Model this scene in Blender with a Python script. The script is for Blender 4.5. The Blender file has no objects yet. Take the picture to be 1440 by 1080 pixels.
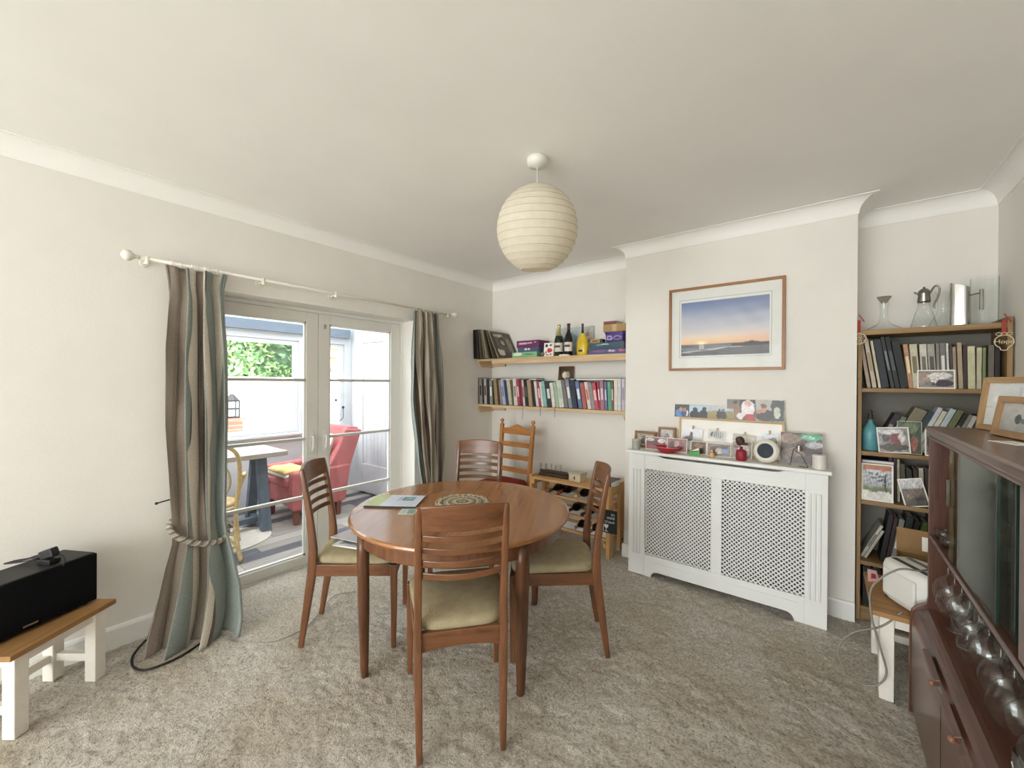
import bpy, math, random
import numpy as np
from mathutils import Vector, Matrix

random.seed(7)
rng = np.random.default_rng(11)
sc = bpy.context.scene
COL = sc.collection
PI = math.pi

# ------------------------------------------------------------------ camera, sky, exposure
CAM_H, FPX = 1.42, 566.34
_yaw, _pitch, _roll = (math.radians(a) for a in (38.033, -0.197, 0.352))
_fw = Vector((-math.sin(_yaw) * math.cos(_pitch), math.cos(_yaw) * math.cos(_pitch), math.sin(_pitch)))
_r0 = Vector((math.cos(_yaw), math.sin(_yaw), 0)); _u0 = _r0.cross(_fw)
_rt = _r0 * math.cos(_roll) + _u0 * math.sin(_roll)
_up = -_r0 * math.sin(_roll) + _u0 * math.cos(_roll)
cd = bpy.data.cameras.new('camera'); cam = bpy.data.objects.new('camera', cd); COL.objects.link(cam)
cam.matrix_world = Matrix(((_rt.x, _up.x, -_fw.x, 0), (_rt.y, _up.y, -_fw.y, 0), (_rt.z, _up.z, -_fw.z, CAM_H), (0, 0, 0, 1)))
cd.sensor_width = 36; cd.lens = FPX / 1440 * 36; cd.clip_start = 0.02; cd.clip_end = 200
sc.camera = cam

world = bpy.data.worlds.new('daylight'); sc.world = world; world.use_nodes = True
bg = world.node_tree.nodes['Background']
bg.inputs[0].default_value = (0.96, 0.98, 1.0, 1); bg.inputs[1].default_value = 8.5

def portal(name, loc, rot, sx, sy):
    l = bpy.data.lights.new(name, 'AREA'); l.shape = 'RECTANGLE'; l.size = sx; l.size_y = sy
    l.cycles.is_portal = True
    o = bpy.data.objects.new(name, l); COL.objects.link(o); o.location = loc; o.rotation_euler = rot
portal('french_door_portal', (-3.24, 1.56, 1.0), (0, -PI / 2, 0), 1.9, 1.6)
portal('added_window_portal', (-1.2, -4.56, 1.3), (PI / 2, 0, 0), 3.4, 2.2)  # serves the window added behind the camera

sc.view_settings.view_transform = 'Standard'; sc.view_settings.look = 'None'
sc.view_settings.gamma = 1.0; sc.view_settings.use_curve_mapping = False
sc.view_settings.exposure = 0.58
sc.cycles.max_bounces = 10; sc.cycles.diffuse_bounces = 6; sc.cycles.glossy_bounces = 4
sc.cycles.transparent_max_bounces = 24; sc.cycles.caustics_reflective = False; sc.cycles.caustics_refractive = False
sc.cycles.sample_clamp_indirect = 8.0

# a point of the room seen at a pixel of the 1440x1080 frame, at its real distance
def _ray(x, y): return _fw + _rt * ((x - 720) / FPX) - _up * ((y - 540) / FPX)
def at_y(x, y, Y):
    d = _ray(x, y); t = Y / d.y; return Vector((d.x * t, Y, CAM_H + d.z * t))
def at_x(x, y, X):
    d = _ray(x, y); t = X / d.x; return Vector((X, d.y * t, CAM_H + d.z * t))
def at_z(x, y, Z):
    d = _ray(x, y); t = (Z - CAM_H) / d.z; return Vector((d.x * t, d.y * t, Z))

# ------------------------------------------------------------------ materials
def lin(h):
    h = h.lstrip('#'); o = []
    for i in (0, 2, 4):
        c = int(h[i:i + 2], 16) / 255
        o.append(c / 12.92 if c <= 0.04045 else ((c + 0.055) / 1.055) ** 2.4)
    return tuple(o)
def c4(h): return (*(lin(h) if isinstance(h, str) else h), 1)
_M = {}
def base_mat(name):
    m = bpy.data.materials.new(name); m.use_nodes = True
    nt = m.node_tree; b = nt.nodes['Principled BSDF']; return m, nt, b
def coords(nt, scale=(1, 1, 1), kind='Object'):
    tc = nt.nodes.new('ShaderNodeTexCoord'); mp = nt.nodes.new('ShaderNodeMapping')
    mp.inputs['Scale'].default_value = scale
    nt.links.new(tc.outputs[kind], mp.inputs[0]); return mp.outputs[0]
def noise(nt, vec, scale, detail=3, rough=.55):
    n = nt.nodes.new('ShaderNodeTexNoise'); n.inputs['Scale'].default_value = scale
    n.inputs['Detail'].default_value = detail; n.inputs['Roughness'].default_value = rough
    nt.links.new(vec, n.inputs['Vector']); return n.outputs['Fac']
def ramp(nt, fac, stops, interp='LINEAR'):
    r = nt.nodes.new('ShaderNodeValToRGB'); cr = r.color_ramp; cr.interpolation = interp
    while len(cr.elements) < len(stops): cr.elements.new(0.5)
    for e, (p, c) in zip(cr.elements, stops): e.position = p; e.color = c4(c)
    nt.links.new(fac, r.inputs[0]); return r.outputs[0]
def bump(nt, b, h, strength, dist=.01):
    n = nt.nodes.new('ShaderNodeBump'); n.inputs['Strength'].default_value = strength; n.inputs['Distance'].default_value = dist
    nt.links.new(h, n.inputs['Height']); nt.links.new(n.outputs[0], b.inputs['Normal'])
def shade(h, k):
    c = lin(h) if isinstance(h, str) else h
    return tuple(min(1, x * k) for x in c)
def paint(col, rough=.6, var=.06, scale=12, bmp=0, bscale=60, metal=0, spec=.5, name=None, coat=0):
    key = ('p', col, rough, var, scale, bmp, bscale, metal, coat)
    if key in _M: return _M[key]
    m, nt, b = base_mat(name or 'paint'); v = coords(nt)
    f = noise(nt, v, scale)
    nt.links.new(ramp(nt, f, [(.3, shade(col, 1 - var)), (.7, shade(col, 1 + var))]), b.inputs['Base Color'])
    b.inputs['Roughness'].default_value = rough; b.inputs['Metallic'].default_value = metal
    b.inputs['Specular IOR Level'].default_value = spec; b.inputs['Coat Weight'].default_value = coat
    if bmp: bump(nt, b, noise(nt, v, bscale, 4), bmp)
    _M[key] = m; return m
def wood(dark, light, axis='x', rough=.4, scale=1.0, name='wood', coat=0.0, knots=False):
    key = ('w', dark, light, axis, rough, scale, coat, knots)
    if key in _M: return _M[key]
    m, nt, b = base_mat(name)
    s = {'x': (1.2, 14, 14), 'y': (14, 1.2, 14), 'z': (14, 14, 1.2)}[axis]
    v = coords(nt, tuple(k * scale for k in s))
    f1 = noise(nt, v, 2.2, 5, .6)
    v2 = coords(nt, tuple(k * scale for k in {'x': (3, 60, 60), 'y': (60, 3, 60), 'z': (60, 60, 3)}[axis]))
    f2 = noise(nt, v2, 3, 3)
    mx = nt.nodes.new('ShaderNodeMath'); mx.operation = 'MULTIPLY_ADD'; mx.inputs[1].default_value = .35
    nt.links.new(f2, mx.inputs[0]); nt.links.new(f1, mx.inputs[2])
    stops = [(.42, dark), (.6, tuple((a + c) / 2 for a, c in zip(lin(dark), lin(light)))), (.82, light)]
    col = ramp(nt, mx.outputs[0], stops)
    if knots:
        vo = nt.nodes.new('ShaderNodeTexVoronoi'); vo.inputs['Scale'].default_value = 5.5; vo.inputs['Randomness'].default_value = 1
        nt.links.new(coords(nt), vo.inputs['Vector'])
        kf = ramp(nt, vo.outputs['Distance'], [(.05, '#5a3a20'), (.11, '#ffffff')])
        mm = nt.nodes.new('ShaderNodeMix'); mm.data_type = 'RGBA'; mm.blend_type = 'MULTIPLY'; mm.inputs[0].default_value = 1
        nt.links.new(col, mm.inputs[6]); nt.links.new(kf, mm.inputs[7]); col = mm.outputs[2]
    nt.links.new(col, b.inputs['Base Color']); b.inputs['Roughness'].default_value = rough
    b.inputs['Coat Weight'].default_value = coat; b.inputs['Coat Roughness'].default_value = .15
    bump(nt, b, f2, .08, .003)
    _M[key] = m; return m
def clear(name, tint=(.96, .98, .97), edge=(.35, .4, .38), gloss=1.0, rough=.01, refl=.05):
    if ('g', name) in _M: return _M[('g', name)]
    m = bpy.data.materials.new(name); m.use_nodes = True; nt = m.node_tree; nt.nodes.clear()
    out = nt.nodes.new('ShaderNodeOutputMaterial'); tr = nt.nodes.new('ShaderNodeBsdfTransparent')
    gl = nt.nodes.new('ShaderNodeBsdfGlossy'); gl.inputs['Roughness'].default_value = rough
    gl.inputs['Color'].default_value = (gloss, gloss, gloss, 1)
    lw = nt.nodes.new('ShaderNodeLayerWeight'); lw.inputs['Blend'].default_value = .5
    nt.links.new(ramp(nt, lw.outputs['Facing'], [(.55, tint), (1, edge)]), tr.inputs['Color'])
    mx = nt.nodes.new('ShaderNodeMixShader')
    rf = ramp(nt, lw.outputs['Facing'], [(0, (refl,) * 3), (.75, (refl * 1.6,) * 3), (.93, (.28,) * 3), (1, (.8,) * 3)])
    nt.links.new(rf, mx.inputs[0]); nt.links.new(tr.outputs[0], mx.inputs[1]); nt.links.new(gl.outputs[0], mx.inputs[2])
    nt.links.new(mx.outputs[0], out.inputs[0]); _M[('g', name)] = m; return m
def print_mat(rough=.35):
    key = ('print', rough)
    if key in _M: return _M[key]
    m, nt, b = base_mat('printed_paper'); a = nt.nodes.new('ShaderNodeAttribute'); a.attribute_name = 'Col'
    nt.links.new(a.outputs['Color'], b.inputs['Base Color']); b.inputs['Roughness'].default_value = rough
    _M[key] = m; return m

WALL = paint('#e6e3dc', .85, .025, 3, .06, 90, name='wall_paint')
CEIL = paint('#f2f1ed', .9, .02, 2, .03, 70, name='ceiling_paint')
GLOSSW = paint('#eeeeea', .35, .02, 6, name='white_gloss')
WHITE = paint('#f0efeb', .5, .03, 8, name='white')
TEAK = {a: wood('#50301d', '#7a4f30', a, .32, 1, 'teak', .25) for a in 'xyz'}
TEAKD = {a: wood('#422616', '#643f26', a, .35, 1, 'dark_teak', .2) for a in 'xyz'}
PINE = {a: wood('#b5946a', '#d9c09a', a, .6, .8, 'pine', 0, True) for a in 'xyz'}
OAKP = {a: wood('#74583c', '#a08257', a, .6, .8, 'waxed_pine', 0, True) for a in 'xyz'}
MAHO = {a: wood('#45271b', '#664132', a, .33, 1, 'mahogany', .3) for a in 'xyz'}
FRAMEW = {a: wood('#8a6440', '#b08a60', a, .5, 1.2, 'oak') for a in 'xyz'}
PAPER = paint('#f0ece2', .7, .03, 30, name='paper')
BLACK = paint('#161616', .45, .15, 40, name='black')
STEEL = paint('#b9b9b6', .22, .05, 10, metal=1, name='polished_steel')
BRASS = paint('#b08a4a', .35, .08, 10, metal=1, name='brass')
GLASSW = clear('drinking_glass', (.97, .985, .98), (.5, .54, .53))
PANE = clear('window_glass', (.985, .99, .99), (.85, .9, .9), 1.0, .0, .02)

PGLASS = clear('picture_glass', (.99, .99, .99), (.9, .92, .92), 1.0, .0, .003)
# ------------------------------------------------------------------ mesh helpers
def rot(rx=0, ry=0, rz=0):
    return Matrix.Rotation(rz, 3, 'Z') @ Matrix.Rotation(ry, 3, 'Y') @ Matrix.Rotation(rx, 3, 'X')
class MB:
    def __init__(s): s.v = []; s.f = []; s.uv = None
    def add(s, vs, fs):
        o = len(s.v); s.v += [tuple(p) for p in vs]; s.f += [tuple(i + o for i in f) for f in fs]; return s
    def bx(s, x0, x1, y0, y1, z0, z1):
        return s.add([(x0, y0, z0), (x1, y0, z0), (x1, y1, z0), (x0, y1, z0), (x0, y0, z1), (x1, y0, z1), (x1, y1, z1), (x0, y1, z1)],
                     [(3, 2, 1, 0), (4, 5, 6, 7), (0, 1, 5, 4), (1, 2, 6, 5), (2, 3, 7, 6), (3, 0, 4, 7)])
    def box(s, c, size, R=None):
        c = Vector(c); h = [k / 2 for k in size]; R = R or Matrix.Identity(3)
        vs = [c + R @ Vector((a * h[0], b * h[1], d * h[2])) for d in (-1, 1) for a, b in ((-1, -1), (1, -1), (1, 1), (-1, 1))]
        return s.add(vs, [(3, 2, 1, 0), (4, 5, 6, 7), (0, 1, 5, 4), (1, 2, 6, 5), (2, 3, 7, 6), (3, 0, 4, 7)])
    def beam(s, p, q, w, h, up=(0, 0, 1), w2=None, h2=None):
        p = Vector(p); q = Vector(q); d = (q - p).normalized(); a = d.cross(Vector(up))
        if a.length < 1e-4: a = d.cross(Vector((1, 0, 0)))
        a.normalize(); b = a.cross(d)
        w2 = w if w2 is None else w2; h2 = h if h2 is None else h2
        vs = [p + a * x * w / 2 + b * y * h / 2 for x, y in ((-1, -1), (1, -1), (1, 1), (-1, 1))] + \
             [q + a * x * w2 / 2 + b * y * h2 / 2 for x, y in ((-1, -1), (1, -1), (1, 1), (-1, 1))]
        return s.add(vs, [(0, 1, 2, 3), (7, 6, 5, 4), (1, 0, 4, 5), (2, 1, 5, 6), (3, 2, 6, 7), (0, 3, 7, 4)])
    def tube(s, pts, r, n=8, closed=False, cap=True):
        pts = [Vector(p) for p in pts]; m = len(pts); rs = r if isinstance(r, (list, tuple)) else [r] * m
        ref = None; rings = []
        for i, p in enumerate(pts):
            a = pts[(i - 1) % m] if (closed or i > 0) else p
            b = pts[(i + 1) % m] if (closed or i < m - 1) else p
            t = (b - a).normalized() if (b - a).length > 1e-9 else Vector((0, 0, 1))
            if ref is None:
                ref = t.cross(Vector((0, 0, 1)))
                if ref.length < .05: ref = t.cross(Vector((1, 0, 0)))
            ref = (ref - t * ref.dot(t)).normalized(); w = t.cross(ref)
            rings.append([p + (ref * math.cos(2 * PI * k / n) + w * math.sin(2 * PI * k / n)) * rs[i] for k in range(n)])
        vs = [q for ring in rings for q in ring]; fs = []
        for i in range(m if closed else m - 1):
            j = (i + 1) % m
            for k in range(n): fs.append((i * n + k, i * n + (k + 1) % n, j * n + (k + 1) % n, j * n + k))
        if cap and not closed: fs += [tuple(range(n - 1, -1, -1)), tuple((m - 1) * n + k for k in range(n))]
        return s.add(vs, fs)
    def lathe(s, prof, n=24, c=(0, 0, 0), cap0=True, cap1=True, sx=1, sy=1, R=None):
        c = Vector(c); vs = []
        for r, z in prof:
            for k in range(n):
                p = Vector((r * math.cos(2 * PI * k / n) * sx, r * math.sin(2 * PI * k / n) * sy, z))
                vs.append(c + (R @ p if R else p))
        fs = []
        for i in range(len(prof) - 1):
            for k in range(n): fs.append((i * n + k, i * n + (k + 1) % n, (i + 1) * n + (k + 1) % n, (i + 1) * n + k))
        if cap0: fs.append(tuple(range(n - 1, -1, -1)))
        if cap1: fs.append(tuple((len(prof) - 1) * n + k for k in range(n)))
        return s.add(vs, fs)
    def prism(s, poly, a, b, axis='y'):
        """poly in the two other axes, extruded from a to b along axis"""
        def P(u, v, t): return {'y': (u, t, v), 'x': (t, u, v), 'z': (u, v, t)}[axis]
        n = len(poly); vs = [P(u, v, a) for u, v in poly] + [P(u, v, b) for u, v in poly]
        fs = [tuple(range(n)), tuple(range(2 * n - 1, n - 1, -1))] + [(i, (i + 1) % n, n + (i + 1) % n, n + i) for i in range(n)]
        return s.add(vs, fs)
    def grid(s, nu, nv, fn, closed_u=False):
        vs = [fn(i / (nu if closed_u else nu - 1), j / (nv - 1)) for j in range(nv) for i in range(nu)]
        fs = [(j * nu + i, j * nu + (i + 1) % nu, (j + 1) * nu + (i + 1) % nu, (j + 1) * nu + i)
              for j in range(nv - 1) for i in range(nu if closed_u else nu - 1)]
        return s.add(vs, fs)
    def sphere(s, c, r, n=16, m=10, sx=1, sy=1, sz=1, R=None):
        prof = [(max(1e-4, math.sin(PI * i / m)) * r, -math.cos(PI * i / m) * r * sz) for i in range(m + 1)]
        return s.lathe(prof, n, c, False, False, sx, sy, R)
    def build(s, name, mat, parent=None, smooth=False, bevel=0, solid=0, segs=2):
        me = bpy.data.meshes.new(name); me.from_pydata([tuple(p) for p in s.v], [], s.f); me.validate(); me.update()
        me.materials.append(mat)
        if smooth: 
            me.polygons.foreach_set('use_smooth', [True] * len(me.polygons))
        o = bpy.data.objects.new(name, me); COL.objects.link(o)
        if parent: o.parent = parent
        if solid:
            k = o.modifiers.new('thickness', 'SOLIDIFY'); k.thickness = solid; k.offset = 0
        if bevel:
            k = o.modifiers.new('edges', 'BEVEL'); k.width = bevel; k.segments = segs; k.limit_method = 'ANGLE'; k.angle_limit = math.radians(40)
            k.harden_normals = False
        return o
def fix_normals(o):
    import bmesh
    bm = bmesh.new(); bm.from_mesh(o.data); bmesh.ops.recalc_face_normals(bm, faces=bm.faces); bm.to_mesh(o.data); bm.free(); return o
def tag(o, label, cat, group=None, kind=None):
    o['label'] = label; o['category'] = cat
    if group: o['group'] = group
    if kind: o['kind'] = kind
    return o
def struct(o, label=None):
    o['kind'] = 'structure'
    if label: o['label'] = label
    return o
def thing(name, label, cat, loc=(0, 0, 0), rz=0, group=None, R=None):
    o = bpy.data.objects.new(name, None); COL.objects.link(o); o.location = loc; o.rotation_euler = R or (0, 0, rz)
    o.empty_display_size = .05
    return tag(o, label, cat, group)
def place(o, loc=(0, 0, 0), R=(0, 0, 0)):
    o.location = loc; o.rotation_euler = R; return o
def copy_tree(o, parent=None):
    c = o.copy(); COL.objects.link(c); c.parent = parent
    for ch in list(o.children): copy_tree(ch, c)
    return c
def text(name, body, size, mat, parent, loc, R, extrude=.0006, align='CENTER'):
    cu = bpy.data.curves.new(name, 'FONT'); cu.body = body; cu.size = size; cu.extrude = extrude; cu.align_x = align; cu.align_y = 'CENTER'
    cu.materials.append(mat); o = bpy.data.objects.new(name, cu); COL.objects.link(o); o.parent = parent
    o.location = loc; o.rotation_euler = R
    bpy.context.view_layer.update(); dg = bpy.context.evaluated_depsgraph_get(); me = bpy.data.meshes.new_from_object(o.evaluated_get(dg)); me.name = name
    bpy.data.objects.remove(o); q = bpy.data.objects.new(name, me); COL.objects.link(q); q.parent = parent; q.location = loc; q.rotation_euler = R; return q

# printed pictures: a fine flat grid whose vertices carry the print's colours
def blobs(base, shapes, speck=0.0, seed=1):
    """base: colour or list of (v, colour) bands bottom to top; shapes: (cx, cy, rx, ry, colour) ellipses or (x0,y0,x1,y1,colour,'r')"""
    def f(U, V):
        r = np.random.default_rng(seed + int(abs(sum(ord(ch) for q in shapes for ch in q[4]))) % 97); out = np.zeros(U.shape + (3,))
        U0, V0 = U, V
        if speck:      # ragged outlines, like a small busy snapshot
            for fq in (9, 21, 43):
                p = r.uniform(0, 6.28, 4); U = U + .22 / fq * np.sin(fq * V0 + p[0]) * np.cos(fq * .7 * U0 + p[1]); V = V + .22 / fq * np.sin(fq * U0 + p[2]) * np.cos(fq * .8 * V0 + p[3])
        if isinstance(base, str): out[:] = lin(base)
        else:
            vs = [b[0] for b in base]; cs = np.array([lin(b[1]) for b in base])
            for k in range(3): out[..., k] = np.interp(V, vs, cs[:, k])
        for q in shapes:
            if len(q) == 6:
                m = (U >= q[0]) & (U <= q[2]) & (V >= q[1]) & (V <= q[3])
            else: m = ((U - q[0]) / q[2]) ** 2 + ((V - q[1]) / q[3]) ** 2 < 1
            out[m] = lin(q[4])
        if speck:
            p = r.uniform(0, 6.28, 6); g = 0
            for k, fq in enumerate((7, 15, 29)): g = g + np.sin(fq * U + p[k]) * np.sin(fq * .9 * V + p[k + 3])
            out *= (1 + min(.3, speck * 1.6) * g / 1.7)[..., None]
        if speck: out *= np.clip(1 + speck * r.standard_normal(U.shape), .15, 2)[..., None]
        return np.clip(out, 0, 1)
    return f
def print_grid(name, w, h, fn, parent, nx=36, ny=26, y=0.0, x0=None, z0=0, mat=None):
    """upright print facing -Y, from x0 (default centred), z0 upward, at depth y"""
    x0 = -w / 2 if x0 is None else x0
    U, V = np.meshgrid(np.linspace(0, 1, nx), np.linspace(0, 1, ny))
    vs = np.stack([x0 + U * w, np.full(U.shape, y), z0 + V * h], -1).reshape(-1, 3)
    fs = [(j * nx + i, j * nx + i + 1, (j + 1) * nx + i + 1, (j + 1) * nx + i) for j in range(ny - 1) for i in range(nx - 1)]
    me = bpy.data.meshes.new(name); me.from_pydata(vs.tolist(), [], fs); me.update(); me.materials.append(mat or print_mat())
    a = me.color_attributes.new('Col', 'FLOAT_COLOR', 'POINT')
    c = np.ones((nx * ny, 4), np.float32); c[:, :3] = fn(U, V).reshape(-1, 3); a.data.foreach_set('color', c.ravel())
    o = bpy.data.objects.new(name, me); COL.objects.link(o); o.parent = parent; return o
def photo(name, label, cat, w, h, fn, loc, rz=0, lean=0, tilt=0, border=.004, t=.0012, group=None, backing=None, nx=36, ny=26):
    """a stiff card standing on its lower edge, facing -Y before rz; lean > 0 tips the top backwards"""
    o = MB().bx(-w / 2, w / 2, 0, t, 0, h).build(name, backing or PAPER)
    place(o, loc, (-lean, tilt, rz)); tag(o, label, cat, group)
    print_grid('print', w - 2 * border, h - 2 * border, fn, o, nx, ny, -.0004, None, border); return o
def framed(name, label, cat, w, h, fn, loc, rz=0, lean=0, bar=.02, depth=.016, wood_mat=None, mount=0, mount_v=None, mount_col='#f2efe8', glass=True, group=None, nx=48, ny=36):
    t = thing(name, label, cat, loc, R=(-lean, 0, rz), group=group); wm = wood_mat or FRAMEW
    for (a, b, cc, d, ax) in ((-w / 2, w / 2, 0, bar, 'x'), (-w / 2, w / 2, h - bar, h, 'x')):
        z0, z1 = cc, d; s = 1 if z0 == 0 else -1
        zi, zo = (z1, z0) if s == 1 else (z0, z1)
        poly = [(a, zo), (b, zo), (b - bar, zi), (a + bar, zi)]
        fix_normals(MB().prism(poly, -depth / 2, depth / 2).build('frame_bar', wm['x'], t, bevel=.0012, segs=1))
    for s in (-1, 1):
        poly = [(s * w / 2, 0), (s * w / 2, h), (s * (w / 2 - bar), h - bar), (s * (w / 2 - bar), bar)]
        fix_normals(MB().prism(poly, -depth / 2, depth / 2).build('frame_bar', wm['z'], t, bevel=.0012, segs=1))
    MB().bx(-w / 2 + bar * .6, w / 2 - bar * .6, depth * .1, depth * .4, bar * .6, h - bar * .6).build('mount' if mount else 'backing', paint(mount_col, .8, .02, name='mount_card'), t)
    mv = mount if mount_v is None else mount_v
    iw, ih = w - 2 * bar - 2 * mount, h - 2 * bar - 2 * mv
    print_grid('print', iw, ih, fn, t, nx, ny, depth * .1 - .0006, None, bar + mv)
    if glass: MB().bx(-w / 2 + bar * .8, w / 2 - bar * .8, -depth * .2, -depth * .1, bar * .8, h - bar * .8).build('glazing', PGLASS, t)
    return t

# ------------------------------------------------------------------ the room
XL, XR, YF = -2.985, 0.76, -4.50
YB1, YB2, YC = 3.45, 3.50, 3.18          # left alcove, right alcove, chimney breast
CX0, CX1 = -1.304, 0.14
ZC = 2.53
DY0, DY1, DZ = 0.755, 2.368, 1.985       # french-door opening
DX = -3.165                              # inner face of the door leaves

# carpet
def carpet():
    x0, x1, y0, y1 = DX - .02, XR + .05, -.35, YB2 + .05; st = .0105
    nx, ny = int((x1 - x0) / st), int((y1 - y0) / st)
    X, Y = np.meshgrid(np.linspace(x0, x1, nx), np.linspace(y0, y1, ny))
    def fld(n, m, amp):   # smooth random field
        g = rng.standard_normal((n, m)); yi = np.linspace(0, n - 1.001, ny); xi = np.linspace(0, m - 1.001, nx)
        a = yi.astype(int); b = xi.astype(int); fy = (yi - a)[:, None]; fx = (xi - b)[None]
        fy = fy * fy * (3 - 2 * fy); fx = fx * fx * (3 - 2 * fx)
        return amp * (g[a][:, b] * (1 - fy) * (1 - fx) + g[a + 1][:, b] * fy * (1 - fx) + g[a][:, b + 1] * (1 - fy) * fx + g[a + 1][:, b + 1] * fy * fx)
    Z = fld(ny // 2, nx // 2, .0022) + fld(ny // 5, nx // 3, .0018) + fld(40, 36, .0016) + rng.standard_normal((ny, nx)) * .0012
    Z = np.clip(Z, -.008, .004) - .002
    vs = np.stack([X, Y, Z], -1).reshape(-1, 3)
    i = np.arange(nx - 1); j = np.arange(ny - 1); I, J = np.meshgrid(i, j); a = (J * nx + I).ravel()
    fs = np.stack([a, a + 1, a + nx + 1, a + nx], 1)
    me = bpy.data.meshes.new('floor'); me.vertices.add(len(vs)); me.vertices.foreach_set('co', vs.ravel())
    me.loops.add(fs.size); me.loops.foreach_set('vertex_index', fs.ravel())
    me.polygons.add(len(fs)); me.polygons.foreach_set('loop_start', np.arange(0, fs.size, 4))
    me.polygons.foreach_set('use_smooth', np.ones(len(fs), bool)); me.update(calc_edges=True)
    m, nt, b = base_mat('wool_carpet'); v = coords(nt)
    f = noise(nt, v, 75, 5, .65); g = noise(nt, v, 2.2, 3)
    c1 = ramp(nt, f, [(.32, '#a0968a'), (.47, '#dad2c6'), (.68, '#f2ede4')]); c2 = ramp(nt, g, [(.35, '#e8e2d6'), (.65, '#ffffff')])
    mm = nt.nodes.new('ShaderNodeMix'); mm.data_type = 'RGBA'; mm.blend_type = 'MULTIPLY'; mm.inputs[0].default_value = 1
    nt.links.new(c1, mm.inputs[6]); nt.links.new(c2, mm.inputs[7]); nt.links.new(mm.outputs[2], b.inputs['Base Color'])
    b.inputs['Roughness'].default_value = 1; b.inputs['Specular IOR Level'].default_value = .1
    b.inputs['Sheen Weight'].default_value = .15
    bump(nt, b, noise(nt, v, 160, 4, .7), 1.0, .012)
    me.materials.append(m); o = bpy.data.objects.new('floor', me); COL.objects.link(o)
    MB().bx(x0, x1, YF - .05, y1, -.12, -.02).build('underlay', PAPER, o); MB().bx(x0, x1, YF - .05, y0, -.02, -.004).build('rear_carpet', m, o)
    return struct(o, 'cream beige wool carpet with short tufted pile')
carpet()
struct(MB().bx(XL - .25, XR + .1, YF - .1, YB2 + .1, ZC, ZC + .12).build('ceiling', CEIL), 'plain white painted ceiling')
# left wall with the french-door opening
m = MB(); T = .25
m.bx(XL - T, XL, YF - .1, DY0, -.1, ZC).bx(XL - T, XL, DY1, YB1 + .1, -.1, ZC).bx(XL - T, XL, DY0, DY1, DZ, ZC)
struct(m.build('wall_left', WALL), 'off-white wall around the french doors')
struct(MB().bx(XL - T, CX0, YB1, YB1 + .1, -.1, ZC).build('wall_alcove_left', WALL), 'off-white alcove wall behind the two book shelves')
struct(MB().bx(CX0, CX1, YC, YB2 + .1, -.1, ZC).build('wall_chimney', WALL), 'off-white chimney breast')
struct(MB().bx(CX1, XR + .1, YB2, YB2 + .1, -.1, ZC).build('wall_alcove_right', WALL), 'off-white alcove wall behind the bookcase')
struct(MB().bx(XR, XR + .1, YF - .1, YB2, -.1, ZC).build('wall_right', WALL), 'off-white wall behind the sideboard')
WX0, WX1, WZ0, WZ1 = -2.9, .5, .2, 2.4  # unseen window, invented to brighten and even out the room
m = MB().bx(XL, WX0, YF - .1, YF, -.1, ZC).bx(WX1, XR, YF - .1, YF, -.1, ZC).bx(WX0, WX1, YF - .1, YF, -.1, WZ0).bx(WX0, WX1, YF - .1, YF, WZ1, ZC)
struct(m.build('wall_front', WALL))
w1 = MB()
for x in (WX0, (WX0 + WX1) / 2 - .03, WX1 - .06): w1.bx(x, x + .06, YF - .09, YF - .03, WZ0, WZ1)
for z in (WZ0, WZ1 - .06): w1.bx(WX0, WX1, YF - .09, YF - .03, z, z + .06)
w1 = struct(w1.build('added_window', GLOSSW))
for k in (0, 1):
    xa = WX0 + .06 + k * ((WX1 - WX0) / 2 - .03); MB().bx(xa, xa + (WX1 - WX0) / 2 - .09, YF - .065, YF - .06, WZ0 + .06, WZ1 - .06).build('pane', PANE, w1)

# coving and skirting swept round the wall line with mitred corners
LINE = [(XL, YF), (XL, YB1), (CX0, YB1), (CX0, YC), (CX1, YC), (CX1, YB2), (XR, YB2), (XR, YF)]
def offset_pt(pts, i, d):
    n = len(pts); p = Vector(pts[i]); a = (p - Vector(pts[i - 1])).normalized(); b = (Vector(pts[(i + 1) % n]) - p).normalized()
    na, nb = Vector((a.y, -a.x)), Vector((b.y, -b.x)); s = na + nb; return p + s * (d / (s.dot(na)))
def run(i, prof, name, mat):
    """profile [(distance from wall, z)] swept along wall segment i"""
    j = (i + 1) % len(LINE); m = MB(); n = len(prof)
    A = [offset_pt(LINE, i, d) for d, z in prof]; B = [offset_pt(LINE, j, d) for d, z in prof]
    vs = [(a.x, a.y, z) for a, (d, z) in zip(A, prof)] + [(b.x, b.y, z) for b, (d, z) in zip(B, prof)]
    m.add(vs, [(k, k + 1, n + k + 1, n + k) for k in range(n - 1)]); return struct(m.build(name, mat, smooth=False))
R_ = .083
COVE = [(0, ZC - R_ - .003), (.004, ZC - R_ - .003), (.004, ZC - R_)] + [(R_ - R_ * math.cos(a) * .95, ZC - R_ + R_ * math.sin(a)) for a in [PI / 2 * k / 8 for k in range(9)]]
COVE = [(0, ZC - R_ - .003), (.005, ZC - R_ - .003), (.005, ZC - R_)] + [(.005 + (R_ - .005) * (1 - math.cos(PI / 2 * k / 8)), ZC - R_ + R_ * math.sin(PI / 2 * k / 8) - (.004 if k == 8 else 0)) for k in range(1, 9)] + [(R_ + .006, ZC - .004), (R_ + .006, ZC)]
for i in range(8):
    o = run(i, COVE, 'trim_%d' % (i + 1), CEIL); o['label'] = 'white plaster coving along the ceiling edge'
SK = [(0.016, -.02), (.016, .095), (.011, .107), (0, .112)]
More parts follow.
